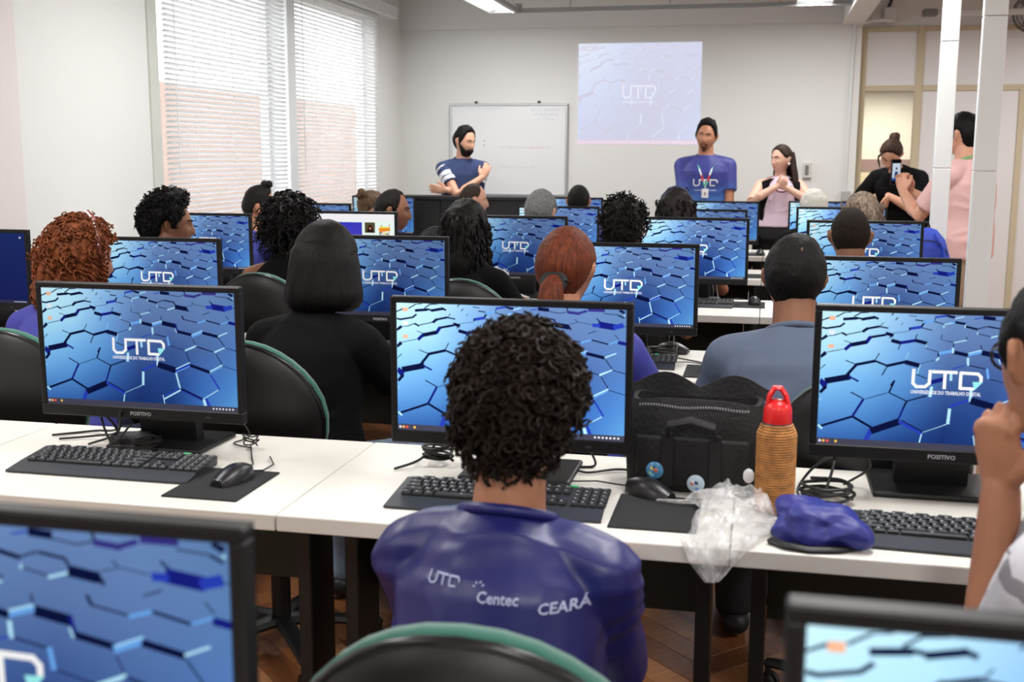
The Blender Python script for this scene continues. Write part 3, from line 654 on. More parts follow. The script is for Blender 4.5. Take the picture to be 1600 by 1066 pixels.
cable([(-1.60, 2.44, Z+.005), (-1.54, 2.47, Z+.03), (-1.55, 2.42, Z+.09), (-1.50, 2.38, Z+.03), (-1.46, 2.40, Z+.07)], 'black cable looped under the left monitor')
coil(-1.43, 2.42, Z, .03, 16, 'bundle of black cable beside the left monitor stand', 3)
coil(-1.20, 2.50, Z, .016, 14, 'small tied bundle of thin cable behind the left mouse', 4, .002)
cable([(-1.20, 2.50, Z+.004), (-1.26, 2.53, Z+.004), (-1.25, 2.60, Z+.006), (-1.30, 2.66, Z+.03)], 'thin cable running back from the tied bundle', .0018)
cable([(-1.115, 2.29, Z+.012), (-1.13, 2.36, Z+.004), (-1.16, 2.42, Z+.004), (-1.20, 2.50, Z+.008)], 'thin cord from the left mouse to the tied bundle', .0018)
coil(-.72, 2.47, Z, .03, 20, 'tangle of black cable left of the front student', 6)
cable([(-.80, 2.40, Z+.004), (-.75, 2.44, Z+.02), (-.71, 2.46, Z+.07), (-.70, 2.40, Z+.12)], 'black cable rising behind the front monitor at left')
cable([(-.40, 2.46, Z+.12), (-.37, 2.50, Z+.05), (-.36, 2.52, Z+.006), (-.41, 2.50, Z+.006), (-.37, 2.46, Z+.006), (-.31, 2.50, Z+.006), (-.27, 2.50, Z+.006)], 'black cable lying between the front student and the black bag')
coil(-.33, 4.02, Z, .04, 18, 'coil of black cable behind the third row mouse', 9)
cable([(-.163, 3.83, Z+.015), (-.19, 3.92, Z+.004), (-.25, 3.97, Z+.004), (-.33, 4.0, Z+.01)], 'black cord from the third row mouse to its coil', .0025)
coil(.145, 2.36, Z, .045, 22, 'tangle of black cable between the bottle and the right monitor', 12)
cable([(.14, 2.35, Z+.02), (.16, 2.40, Z+.09), (.12, 2.45, Z+.05), (.09, 2.44, Z+.004), (.10, 2.36, Z+.004)], 'black cable standing in a loop behind the jute bottle')
cable([(.19, 2.50, Z+.005), (.24, 2.48, Z+.05), (.23, 2.42, Z+.10), (.28, 2.40, Z+.12)], 'black cable rising to the right monitor')
cable([(-.22, 5.62, Z+.14), (-.215, 5.63, Z+.05), (-.19, 5.60, Z+.004), (-.12, 5.63, Z+.004), (-.05, 5.66, Z+.004)], 'pale cable under the fourth row monitor', .0025, 6, mat('cable_grey', (.6, .6, .6), .5))
cable([(-.30, 4.05, Z+.20), (-.302, 4.06, Z+.08), (-.30, 4.05, Z+.01)], 'pale thin cable below the third row monitor', .002, 6, mat('cable_grey', None))
for k in range(3): cable([(-2.88+.03*k, 3.75, Z+.005), (-2.82+.05*k, 3.84, Z+.02), (-2.72+.02*k, 3.80, Z+.004), (-2.62, 3.86-.05*k, Z+.004), (-2.70, 3.95, Z+.01)], 'black cable on the desk below the dark blue monitor, %s' % ('lowest of the three', 'between the other two', 'uppermost of the three')[k], .004)
cable([(-2.90, 4.03, Z+.26), (-2.80, 3.98, Z+.20), (-2.70, 3.94, Z+.12), (-2.62, 3.92, Z+.006)], 'black cable reaching from the dark blue monitor toward the woman', .004)
# adapter blocks
tag(G().box((-.05, -.03, 0), (.05, .03, .03), .006).build('power_adapter', mat('adapter_dark', (.14, .14, .15), .5), None, loc=(-1.50, 2.47, Z), rz=R(20)), 'dark power adapter block under the left monitor among its cables', 'adapter')
# ------------------------------------------------------------------ chairs
def make_chair():
    t = thing('office_chair', '', 'chair')
    def oval(w_, h, n=28, e=2.6): return [(w_*abs(math.cos(a))**(2/e)*(1 if math.cos(a) > 0 else -1), h*abs(math.sin(a))**(2/e)*(1 if math.sin(a) > 0 else -1)) for a in (2*math.pi*i/n for i in range(n))]
    def egg(w_, h): return [(x*(1-.20*max(0, z/h)**1.5), z) for x, z in oval(w_, h, 32, 2.25)]
    def slab(lay, bow, M):
        g = G(); rings = []
        for (w_, h, y) in lay: rings.append([(x, y+bow*(x/.22)**2, z) for x, z in egg(w_, h)])
        return g.loft(rings, M=M)
    # back: origin at backrest centre, leaning back a little
    MB = Matrix.Translation((0, -.235, .76)) @ Matrix.Rotation(R(9), 4, 'X')
    slab([(.205, .195, .045), (.222, .215, .03), (.226, .22, .008), (.218, .212, 0)], .035, MB).build('backrest_cushion', GREEN, t, True, 60)
    sh = slab([(.210, .204, .002), (.218, .212, -.004), (.214, .208, -.012), (.196, .190, -.022), (.175, .170, -.034), (.12, .12, -.040), (.02, .02, -.042)], .035, MB).build('backrest_shell', BLACKP, t, True, 60)
    ed = [MB @ Vector((x, .035*(x/.22)**2-.002, z)) for x, z in egg(.218, .212)]; ed.append(ed[0])
    G().tube(ed, .0075, 6, False, False).build('edge_trim', mat('edge_rubber', (.06, .06, .065), .3), sh, True, 80)
    G().tube([(0, -.275, .70), (0, -.29, .55), (0, -.22, .43), (0, -.05, .41)], (.035, .008), 8, side=(1, 0, 0)).build('back_bracket', BLACKP, t, True)
    MS = Matrix.Translation((0, .0, .45)) @ Matrix.Rotation(R(90), 4, 'X')
    G().loft([[(x, y+.01, z) for x, y in oval(a, b)] for a, b, z in ((.20, .19, .408), (.225, .215, .425), (.228, .22, .45), (.215, .205, .468), (.12, .11, .472))]).build('seat_cushion', GREEN, t, True, 60)
    G().loft([[(x, y+.01, z) for x, y in oval(a, b)] for a, b, z in ((.12, .11, .385), (.20, .19, .395), (.212, .202, .412))]).build('seat_shell', BLACKP, t, True, 60)
    G().lathe([(.028, .10), (.028, .25), (.022, .25), (.022, .40), (.06, .40), (.06, .386)], 12).build('gas_column', BLACKM, t, True)
    for k in range(5):
        a = 2*math.pi*k/5+.3; c, s = math.cos(a), math.sin(a)
        arm = G().tube([(0, 0, .105), (.14*c, .14*s, .10), (.285*c, .285*s, .082)], [(.032, .020), (.026, .016), (.020, .012)], 8, side=(-s, c, 0)).build('base_arm', BLACKP, t, True)
        g = G()
        for o in (-.013, .013): g.tube([(.285*c-s*(o-.008), .285*s+c*(o-.008), .026), (.285*c-s*(o+.008), .285*s+c*(o+.008), .026)], .026, 12, False, False)
        g.tube([(.285*c, .285*s, .03), (.285*c, .285*s, .075)], .009, 6); g.build('caster', BLACKP, arm, True)
    return t
CH = None
def chair(x, y, rz, lab):
    global CH
    if CH is None: CH = make_chair(); CH.location = (x, y, 0); CH.rotation_euler = (0, 0, rz); CH['label'] = lab; CH['group'] = 'green and black office chairs'; return CH
    return dup(CH, lab, (x, y, 0), rz, 'green and black office chairs')

# ------------------------------------------------------------------ people
def sst(a, b, x):
    t = min(1, max(0, (x-a)/(b-a))); return t*t*(3-2*t)
def headpt(az, el, fem=0.0, wide=1.0):
    """surface of a head; az from the nose toward +X, el upward; face looks along +Y"""
    x, y, z = math.cos(el)*math.sin(az), math.cos(el)*math.cos(az), math.sin(el)
    X, Y, Zz = x*.0755*wide, y*.095, z*.117
    low = sst(.005, -.105, Zz)
    X *= 1-(.27+.05*fem)*low
    if y < 0: Y *= (1-.30*low)*(1+.05*math.exp(-((Zz-.03)/.05)**2))
    if Zz < 0: Y += .010*low
    wf = sst(.25, .6, y)
    if wf:
        e = math.exp
        if Zz > -.036: pr = sst(.03, -.030, Zz)
        else: pr = sst(-.047, -.036, Zz)
        d = .023*pr*e(-(X/.0105)**2)+.007*e(-((abs(X)-.0125)/.006)**2-((Zz+.033)/.007)**2)
        d -= .010*e(-((abs(X)-.031)/.015)**2-((Zz-.006)/.011)**2)
        d += .0045*e(-((Zz-.024)/.008)**2)*e(-(X/.045)**2)
        d += .004*e(-((abs(X)-.042)/.018)**2-((Zz+.022)/.018)**2)
        d += .006*e(-(X/.019)**2-((Zz+.0585)/.0055)**2)+.006*e(-(X/.017)**2-((Zz+.071)/.0055)**2)-.004*e(-(X/.022)**2-((Zz+.0645)/.0025)**2)
        d += .007*e(-(X/.02)**2-((Zz+.10)/.014)**2)
        Y += d*wf
    return Vector((X, Y, Zz))
def patch(g, inside, off, na=64, ne=56, thick=.003, fem=0, wide=1, M=None, jitter=0, nz=None):
    """a closed shell lying on the head wherever inside(az, el) gives a weight > 0"""
    idx, vo, vi = {}, [], []
    cells = []
    azs = [-math.pi+2*math.pi*i/na for i in range(na)]; els = [R(-80)+R(165)*j/ne for j in range(ne+1)]
    for i in range(na):
        for j in range(ne):
            a, e = azs[i]+math.pi/na, (els[j]+els[j+1])/2
            if inside(a, e) > 0: cells.append((i, j))
    def vert(i, j):
        k = (i % na, j)
        if k not in idx:
            a, e = azs[i % na], els[j]; p = headpt(a, e, fem, wide); wgt = min(1, max(0, inside(a, e))); o = off(a, e) if callable(off) else off
            n = Vector((p.x/.0755**2, p.y/.095**2, p.z/.117**2)).normalized()
            h = o*wgt
            if nz: h *= 1+nz*noise.noise(p*38)
            if jitter: h += jitter*noise.noise(p*90)*wgt
            idx[k] = len(vo); vo.append(p+n*(h+.0008)); vi.append(p-n*thick)
        return idx[k]
    fs, cnt = [], {}
    for i, j in cells:
        q = [vert(i, j), vert(i+1, j), vert(i+1, j+1), vert(i, j+1)]; fs.append(q)
        for a, b in zip(q, q[1:]+q[:1]): cnt[(a, b)] = cnt.get((a, b), 0)+1
    n = len(vo); out = [tuple(q) for q in fs]+[tuple(reversed([x+n for x in q])) for q in fs]
    for (a, b) in cnt:
        if (b, a) not in cnt: out.append((b, a, a+n, b+n))
    return g.add(vo+vi, out, M)
def hairline(kind='m'):
    tabs = {'m': [(0, 49), (30, 47), (48, 36), (62, 12), (74, -4), (82, -6), (90, 14), (105, 8), (118, -22), (140, -40), (180, -44)],
            'f': [(0, 48), (30, 42), (52, 26), (68, 10), (85, 6), (100, 2), (118, -25), (140, -44), (180, -48)],
            'bald': [(0, 88), (40, 80), (60, 40), (75, 18), (84, 10), (92, 14), (105, 8), (118, -20), (140, -38), (180, -42)],
            'rec': [(0, 52), (25, 62), (45, 50), (60, 26), (72, 4), (82, -2), (90, 14), (105, 8), (118, -22), (140, -40), (180, -44)]}
    t = tabs[kind]
    def f(a, e):
        d = abs(math.degrees(a)); d = min(d, 360-d)
        for (x0, y0), (x1, y1) in zip(t, t[1:]):
            if x0 <= d <= x1: return (math.degrees(e)-(y0+(y1-y0)*(d-x0)/(x1-x0)))/9
        return 1
    return f
def hairmat(name, c, rough=.5, vary=.35, stretch=(1, 1, .12), vscale=160, bump=.5):
    return mat('hair_'+name, c, max(rough, .55), vary=vary, vscale=vscale, stretch=stretch, bump=bump, bscale=220, spec=.14)
def curls(g, M, inside, base, n, ln, rc, rt, seed, droop=.3, turns=1.6, seg=10, sides=4, fem=0, up=0.0):
    """many separate spiral locks rooted on the scalp"""
    rn = random.Random(seed); k = 0; tries = 0
    while k < n and tries < n*30:
        tries += 1
        z = rn.uniform(-.8, 1); e = math.asin(z); a = rn.uniform(-math.pi, math.pi)
        if inside(a, e) < .15: continue
        p = headpt(a, e, fem); nn = Vector((p.x/.0755**2, p.y/.095**2, p.z/.117**2)).normalized()
        p = p+nn*(base(a, e) if callable(base) else base)*rn.uniform(.75, 1.05)
        d = (nn+Vector((rn.uniform(-1, 1), rn.uniform(-1, 1), rn.uniform(-1, 1)))*.55+Vector((0, 0, up))).normalized()
        s = d.orthogonal().normalized(); t = d.cross(s); L = ln*rn.uniform(.6, 1.25); ph = rn.uniform(0, 6.28); r_ = rc*rn.uniform(.7, 1.2); tn = turns*rn.uniform(.7, 1.3)
        pts = []
        for q in range(seg):
            u = q/(seg-1); w_ = ph+tn*6.28*u; rr = r_*min(1, u*3+.2)
            c = p+d*(L*u)+Vector((0, 0, -1))*(droop*L*u*u)
            pts.append(c+s*(rr*math.cos(w_))+t*(rr*math.sin(w_)))
        g.tube(pts, [rt*(1-.45*abs(2*q/(seg-1)-1)) for q in range(seg)], sides, False, False, M=M); k += 1
    return g
def hand(g, W, F, N, curl, side, s=1.0, spread=.10, thumb=.5):
    """palm, four unequal bent fingers and a thumb; W wrist, F finger direction, N palm normal, side +1 right / -1 left"""
    F = F.normalized(); N = (N-F*N.dot(F)).normalized(); X = F.cross(N).normalized()*side   # X toward the thumb
    X = -X if side < 0 and False else X
    g.tube([W-F*.01*s, W+F*.02*s, W+F*.055*s, W+F*.088*s], [(.026*s, .018*s), (.032*s, .017*s), (.040*s, .0155*s), (.038*s, .012*s)], 12, side=X)
    for k, (o, L) in enumerate(((.028, .070), (.0095, .079), (-.0095, .073), (-.027, .058))):
        p = W+F*(.086-.006*(k == 3))*s+X*o*s; d = (F+X*spread*(1.2-.8*k)).normalized()
        pts = [p-d*.02*s, p]; ang = 0; c = curl[k] if isinstance(curl, (list, tuple)) else curl
        for q_, (seg, part) in enumerate(((.44, .9), (.31, 1.1), (.25, .8))):
            ang += c[q_] if isinstance(c, tuple) else c*part; q = d*math.cos(ang)+N*math.sin(ang); p = p+q*(L*seg*s); pts.append(p)
        g.tube(pts, [.0095*s, .0094*s, .0084*s, .0078*s, .0064*s], 8); g.ball(pts[1]-N*.003*s, .0105*s, 1); g.ball(pts[2]-N*.002*s, .0092*s, 1)
    p = W+F*.022*s+X*.026*s; d1 = (F*.65+X*.75+N*.25*thumb).normalized(); d2 = (F*.95+X*.25+N*.6*thumb).normalized()
    g.tube([W+F*.012*s+X*.010*s, p, p+d1*.030*s, p+d1*.030*s+d2*.030*s, p+d1*.030*s+d2*.052*s], [.014*s, .0135*s, .0115*s, .0100*s, .0075*s], 8)
def ik(S, T, l1, l2, hint):
    d = T-S; L = min(d.length, (l1+l2)*.995); u = d.normalized(); T = S+u*L
    a = (l1*l1-l2*l2+L*L)/(2*L); h = math.sqrt(max(0, l1*l1-a*a)); n = (Vector(hint)-u*Vector(hint).dot(u)).normalized()
    return S+u*a+n*h, T
def rotz(a): return Matrix.Rotation(a, 4, 'Z')
SKIN = {'light': (.80, .60, .50), 'tan': (.66, .45, .34), 'brown': (.50, .33, .24), 'dark': (.40, .26, .19), 'pale': (.84, .66, .58)}
def skinmat(k): return mat('skin_'+k, SKIN[k], .5, vary=.06, vscale=25, bump=.06, bscale=250, spec=.4)
def folds(seed, amp, scale=(7, 7, 11)):
    def f(co, no):
        out = co.copy(); o = Vector((seed*3.1, seed*1.7, seed))
        for i in range(len(co)):
            p = Vector((co[i][0]*scale[0], co[i][1]*scale[1], co[i][2]*scale[2]))+o
            r = 1-abs(noise.noise(p+Vector((0, 0, noise.noise(p*.6)*1.5))))*2
            out[i] += no[i]*(amp*r)
        return out
    return f
def person(lab, x, y, rz, pose='sit', lean=10, bend=8, sw=.170, girth=1.0, fem=0, s=1.0, head=(0, 0, 0), skin='brown', vox=.009,
           hands=None, hints=None, hdir=None, shirt=None, pants=None, face=False, hair=None, sleeve=.55, shoes=(.12, .12, .13), turn=0, fold=.004, curl=.35, hvis=True, neck=.158, collar=True, fwd=.022, z0=0, fingers=None, hem=None):
    """one body welded into a single skin; hair and clothes are its children. Local +Y is where the person faces."""
    Pz = .535 if pose == 'sit' else .93
    Pv = Vector((0, 0, Pz)); l1, l2 = R(lean), R(lean+bend)
    def sp(t):
        a = min(t, .2); p = Pv+Vector((0, math.sin(l1)*a, math.cos(l1)*a))
        if t > .2: p = p+Vector((0, math.sin(l2)*(t-.2), math.cos(l2)*(t-.2)))
        return p
    def tdir(t): a = l1 if t < .2 else l2; return Vector((0, math.sin(a), math.cos(a)))
    def rot(v, t): return rotz(R(turn)*sst(0, .4, t)) @ v
    hip = 1+.06*fem; wst = 1-.10*fem; cst = 1-.06*fem
    SEC = [(-.11, .11, .09), (-.05, .168*hip, .128), (.05, .170*hip, .122), (.16, .150*wst, .108), (.27, .160*cst, .114), (.35, .165*cst, .112), (.40, .140*cst, .094), (.44, .095, .074), (.475, .064, .058)]
    def torso(g, inf=0, t0=-.2, t1=.6, top=None, n=24, loose=0):
        rings = []
        ts = [q for q in SEC if t0 <= q[0] <= t1]
        for (t, a, b) in ts:
            c = sp(t); u = tdir(t); f = Vector((0, u.z, -u.y)); k = inf+(loose*math.exp(-((t-.13)/.14)**2) if loose else 0)
            if t > .44: k = inf*.6
            A, B = a*girth*(sw/.170 if t > .25 else 1)+k, b*girth+k
            rings.append([c+rot(Vector((A*math.copysign(abs(math.cos(q))**.85, math.cos(q)), 0, 0))+f*(B*math.copysign(abs(math.sin(q))**.85, math.sin(q))), t) for q in (2*math.pi*j/n for j in range(n))])
        return g.loft(rings)
    SH = [sp(.392)+rot(Vector((sg*sw, -.005, 0)), .42) for sg in (-1, 1)]
    if hands is None: hands = [Vector((-.17, .44, .80)), Vector((.17, .44, .80))] if pose == 'sit' else [Vector((-.24, .06, .80)), Vector((.24, .06, .80))]
    if hints is None: hints = [Vector((-.6, -.5, -.8)), Vector((.6, -.5, -.8))]
    if hdir is None: hdir = [(Vector((.15, 1, -.1)), Vector((0, 0, -1)))]*2 if pose == 'sit' else [(Vector((.1, .25, -1)), Vector((1, 0, 0))), (Vector((-.1, .25, -1)), Vector((-1, 0, 0)))]
    L1, L2 = .285, .255
    AR = [ik(SH[k], Vector(hands[k]), L1, L2, hints[k]) for k in (0, 1)]
    if pose == 'sit': LEGS = [[Vector((sg*.09, .0, Pz-.02)), Vector((sg*.12, .43, Pz-.03)), Vector((sg*.11, .40, .10))] for sg in (-1, 1)]
    else: LEGS = [[Vector((sg*.095, 0, Pz-.04)), Vector((sg*.10, .015, .50)), Vector((sg*.11, -.01, .09))] for sg in (-1, 1)]
    g = torso(G())
    for k, sg in enumerate((-1, 1)):
        E, W = AR[k]
        g.tube([sp(.40)+rot(Vector((sg*.07, 0, 0)), .4), SH[k]], [.070*girth, .052*girth], 12)
        g.tube([SH[k], SH[k].lerp(E, .35), E, E.lerp(W, .3), W], [.050*girth, .045*girth, .036*girth, .037*girth, .025], 12)
        if hvis:
            F, N = hdir[k]; hand(g, W, Vector(F), Vector(N), (fingers or (curl, curl))[k], -1 if k == 0 else 1, .96 if not fem else .88)
        a, b, c = LEGS[k]
        g.tube([a, a.lerp(b, .5), b, b.lerp(c, .3), c], [.088*girth, .074*girth, .056, .054, .036], 12)
        fz = Vector((0, .03, -.055)); g.tube([c+Vector((0, -.02, -.05)), c+Vector((0, .07, -.06)), c+Vector((0, .17, -.07))], [(.035, .028), (.042, .024), (.036, .018)], 10, side=(1, 0, 0))
    u = tdir(.4); nb = sp(.455)+rot(Vector((0, .0, 0)), .4)
    hy, hp, hr = head
    nd = Vector((0, math.sin(l2*.55+R(hp)*.25), math.cos(l2*.55+R(hp)*.25)))
    Hc = nb+nd*neck+Vector((0, fwd, 0))
    Mh = Matrix.Translation(Hc) @ rotz(R(turn+hy)) @ Matrix.Rotation(R(-hp), 4, 'X') @ Matrix.Rotation(R(hr), 4, 'Y')
    nr = (.056-.009*fem)*girth**.5
    g.tube([sp(.42), nb+nd*.03, Hc-nd*.06+Vector((0, -.02, 0)), Hc+Mh.to_3x3() @ Vector((0, -.02, -.02))], [nr*1.35, nr*1.05, nr, nr*.95], 14)
    na, ne = 56, 48
    rings = [[headpt(2*math.pi*i/na, R(-84)+R(168)*j/ne, fem) for i in range(na)] for j in range(ne+1)]
    g.loft(rings, M=Mh)
    for sg in (-1, 1):
        ex = .072*sg
        g.tube([(ex, -.002, -.022), (ex*1.13, -.010, -.010), (ex*1.20, -.016, .010), (ex*1.18, -.010, .024), (ex*1.08, .002, .022), (ex*1.02, .003, .008)], [.007, .0075, .0075, .0065, .0055, .005], 8, M=Mh)
        g.ball((ex*1.07, -.006, 0), (.008, .012, .022), 1, Mh)
    o = voxel(g, vox, 2, 'person', skinmat(skin))
    o.location = (x, y, z0); o.rotation_euler = (0, 0, rz); o.scale = (s, s, s); tag(o, lab, 'person')
    # shirt
    if shirt:
        g = torso(G(), .014, hem if hem is not None else (-.08 if pose == 'sit' else -.12), .6, loose=.012)
        for k, sg in enumerate((-1, 1)):
            E, W = AR[k]; q = sleeve
            if q > 0: g.tube([sp(.40)+rot(Vector((sg*.06, 0, 0)), .4), sp(.403)+rot(Vector((sg*.11, -.002, .002)), .4), SH[k]], [.078*girth, .064*girth, .061*girth], 14)
            if q > 0:
                if q <= 1: g.tube([SH[k], SH[k].lerp(E, q*.5), SH[k].lerp(E, q)], [.0615*girth, .058*girth, .058*girth], 14, True, False)
                else: g.tube([SH[k], SH[k].lerp(E, .5), E, E.lerp(W, q-1)], [.0615*girth, .055*girth, .049*girth, .038], 14, True, False)
        so = voxel(g, min(vox, .008), 7, 'shirt' if not shirt.get('name') else shirt['name'], shirt['m'], o, folds(len(lab), fold))
        if collar:
            c = sp(.462); u2 = tdir(.4); f2 = Vector((0, u2.z, -u2.y))
            ring = [c+u2*(.006+.010*math.cos(q-math.pi/2)*-1)+Vector((nr*1.34*math.cos(q), 0, 0))+f2*(nr*1.26*math.sin(q)) for q in (2*math.pi*j/20 for j in range(21))]
            G().tube(ring, .0095, 6, False, False).build('collar', shirt['m'], so, True, 90)
    # trousers
    if pants:
        g = torso(G(), .012, -.2, .06 if hem is None else .16)
        for a, b, c in LEGS: g.tube([a, a.lerp(b, .5), b, b.lerp(c, .5), c+Vector((0, 0, -.03))], [.100*girth, .088*girth, .072, .066, .056], 14, True, False)
        voxel(g, .012, 2, 'trousers', pants, o, folds(len(lab)+3, .004))
    if shoes:
        sm = mat('shoe_%d' % int(shoes[0]*100), shoes, .5)
        for a, b, c in LEGS:
            G().tube([c+Vector((0, -.035, -.052)), c+Vector((0, .05, -.050)), c+Vector((0, .13, -.062)), c+Vector((0, .20, -.068))], [(.042, .036), (.046, .038), (.047, .028), (.036, .020)], 12, side=(1, 0, 0)).build('shoe', sm, o, True)
    # face
    if face:
        g = G(); gi = G(); gb = G(); fc = face if isinstance(face, dict) else {}
        for sg in (-1, 1):
            p = headpt(math.atan2(.031*sg/.0755, .9), .052, fem); g.ball((.031*sg, p.y-.0085, .006), (.0125, .011, .0075), 2, Mh)
            gi.ball((.031*sg+fc.get('gaze', 0), p.y-.0018, .005), (.0052, .0050, .0052), 1, Mh)
            for q in range(1): gb.tube([headpt(R(aa)*sg, R(ee), fem)+Vector((0, .0012, 0)) for aa, ee in ((9, 11.5), (17, 14), (26, 14.5), (35, 11.5))], [(.0035, .003), (.0042, .003), (.0038, .003), (.002, .002)], 6, M=Mh)
        ey = g.build('eyes', mat('eye_white', (.82, .80, .78), .3), o, True); gi.build('iris', mat('iris_dark', (.10, .07, .05), .2), ey, True)
        gb.build('eyebrows', hairmat('brow', (.10, .075, .06)), o, True)
        lip = lambda a, e: 1-(math.degrees(a)/15)**2-((math.degrees(e)+33.6)/4.2)**2
        patch(G(), lip, .0012, 120, 120, .001, fem, 1, Mh).build('lips', mat('lips_%s' % skin, tuple(c*k for c, k in zip(SKIN[skin], (.92, .70, .70)))), o, True)
        if fc.get('beard'):
            def bd(a, e):
                d = abs(math.degrees(a)); el = math.degrees(e)
                if abs(el+33.6) < 4 and d < 13: return 0
                topl = -24 if d < 20 else (-24-(d-20)*.25 if d < 45 else -30+(d-45)*.75); mx_ = fc.get('side', 84); return min((topl-el)/4, (mx_-d)/6, (el+74)/5, 1)
            patch(G(), bd, fc['beard'], 96, 80, .002, fem, 1, Mh, .0008).build('beard', hairmat('beard_'+str(int(fc['beard']*10000)), fc.get('bc', (.11, .085, .07)), .7), o, True)
    if hair: hair(o, Mh, fem, Hc)
    o['_keep'] = 0; del o['_keep']
    return dict(o=o, Mh=Mh, Hc=Hc, AR=AR, SH=SH, sp=sp, torso=torso, LEGS=LEGS, shirt=next((c for c in o.children if c.name.split('.')[0] in ('shirt', 'blouse', 'vest', 'tank_top')), None))
# --- hair styles
def h_short(m, th=.012, kind='m', nz=.35, jit=.003, top=0):
    def f(o, Mh, fem, Hc):
        hl = hairline(kind); off = (lambda a, e: th+top*sst(20, 70, math.degrees(e))) if top else th
        patch(G(), hl, off, 72, 60, .004, fem, 1, Mh, jit, nz).build('hair', m, o, True, 80)
    return f
def h_curly(m, vol=.03, n=300, ln=.045, rc=.010, rt=.0042, kind='m', droop=.3, seg=10, seed=1, low=None, turns=1.6, topk=0, back=0):
    def f(o, Mh, fem, Hc):
        hl = hairline(kind)
        def off(a, e): return vol*(1+topk*sst(10, 70, math.degrees(e))+back*sst(90, 180, abs(math.degrees(a))))
        g = patch(G(), hl, off, 72, 60, .004, fem, 1, Mh, .006, .4)
        curls(g, Mh, hl, lambda a, e: off(a, e)*min(1, max(.2, hl(a, e))), n, ln, rc, rt, seed, droop, turns, seg)
        g.build('hair', m, o, True, 80)
    return f
def curtain(g, Mh, rows, gap, n=30, seed=0, wav=.05, fr=9):
    """hair hanging round the head, open at the face over `gap` degrees; rows = [(z, rx, ry, y centre)]"""
    rings = []
    for k, (z, rx, ry, yc) in enumerate(rows):
        o, i = [], []
        for j in range(n+1):
            a = R(gap/2)+(2*math.pi-R(gap))*j/n; q = 1+wav*math.sin(fr*a+z*40+seed)*min(1, k/2)+wav*.6*math.sin(fr*2.3*a+seed*2+z*15)
            o.append((rx*q*math.sin(a), yc+ry*q*math.cos(a), z)); i.append(((rx*q-.016)*math.sin(a), yc+(ry*q-.016)*math.cos(a), z))
        rings.append(o+i[::-1])
    g.loft(rings, M=Mh); return g
# ------------------------------------------------------------------ the people of the photograph
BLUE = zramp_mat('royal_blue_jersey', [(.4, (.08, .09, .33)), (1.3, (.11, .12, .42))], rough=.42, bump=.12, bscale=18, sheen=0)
BLUE2 = mat('blue_polo', (.20, .21, .55), .7, bump=.1, bscale=60)
BLACKT = mat('black_cotton', (.024, .024, .027), .95, spec=.2, bump=.12, bscale=50)
GREYBLUE = mat('blue_grey_cotton', (.30, .34, .42), .85, bump=.1, bscale=60)
JEANS = mat('light_denim', (.56, .64, .74), .85, vary=.18, vscale=40, bump=.15, bscale=200)
DENIM = mat('dark_denim', (.16, .20, .32), .85, vary=.2, vscale=40, bump=.15, bscale=200)
DARKP = mat('dark_trousers', (.10, .10, .12), .85)
HB = hairmat('black', (.05, .045, .043)); HD = hairmat('dark_brown', (.085, .07, .06)); 
def decal(r, shirt, body, size, u, v, d, m, name, from_back=True, width=None, polys=None, off=.003):
    """lay lettering on cloth: points (u right, v up) are cast onto the shirt in the person's own frame"""
    me = shirt.data; bv = BVHTree.FromPolygons([v_.co for v_ in me.vertices], [tuple(p.vertices) for p in me.polygons])
    b = bmesh.new()
    if polys is None:
        vs, fs = text_geo(body, size, size*.02)
        k = width/(max(q[0] for q in vs)-min(q[0] for q in vs)) if width else 1
        vs = [(q[0]*k, q[1]*k) for q in vs]
    else: vs, fs = polys
    bvs = [b.verts.new((q[0], q[1], 0)) for q in vs]
    for f in fs:
        try: b.faces.new([bvs[i] for i in f])
        except ValueError: pass
    bmesh.ops.triangulate(b, faces=b.faces[:])
    for _ in range(3):
        es = [e for e in b.edges if e.calc_length() > size*.18]
        if es: bmesh.ops.subdivide_edges(b, edges=es, cuts=1); bmesh.ops.triangulate(b, faces=[f for f in b.faces if len(f.verts) > 3])
    d = Vector(d).normalized(); rt = d.cross(Vector((0, 0, 1))).normalized(); up = rt.cross(d)
    for vv in b.verts:
        o = Vector((u[0], u[1], u[2]))+rt*(vv.co.x)+up*(vv.co.y+v)-d*.6
        h = bv.ray_cast(o, d)
        vv.co = (h[0]-d*off) if h[0] else o+d*.5
    g = G(); g.bm(b); o = g.build(name, m, shirt); return o
def utd_polys(w):
    vs, fs = [], []
    for t in UTD:
        for q in stroke_quads([((u-.5), (.478-v)*.5625) for u, v in t], .0125):
            o = len(vs); vs += [(p[0]*w/.272, p[1]*w/.272) for p in q]; fs.append(tuple(range(o, o+4)))
    return vs, fs
PEOPLE = {}
# front student: loose brown curls, blue jersey with three marks across the back
def hair_front(o, Mh, fem, Hc):
    hl = hairline('m'); m = hairmat('brown_curl', (.13, .095, .075), .5, .4, (1, 1, 1), 40, .3)
    off = lambda a, e: .011+.022*sst(-10, 60, math.degrees(e))+.004*sst(60, 110, abs(math.degrees(a)))
    g = patch(G(), hl, off, 72, 60, .004, 0, 1, Mh, .008, .5)
    curls(g, Mh, hl, lambda a, e: off(a, e)*min(1, max(.25, hl(a, e))), 1000, .026, .0080, .0036, 5, .2, 1.3, 11)
    g.build('hair', m, o, True, 80)
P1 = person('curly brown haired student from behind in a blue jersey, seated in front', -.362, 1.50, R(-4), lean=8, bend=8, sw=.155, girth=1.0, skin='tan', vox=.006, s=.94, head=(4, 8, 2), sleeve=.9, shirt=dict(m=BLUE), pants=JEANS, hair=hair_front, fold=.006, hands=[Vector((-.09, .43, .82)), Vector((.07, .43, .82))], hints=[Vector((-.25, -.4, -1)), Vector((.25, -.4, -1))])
lm = mat('shirt_print', (.70, .72, .86), .6)
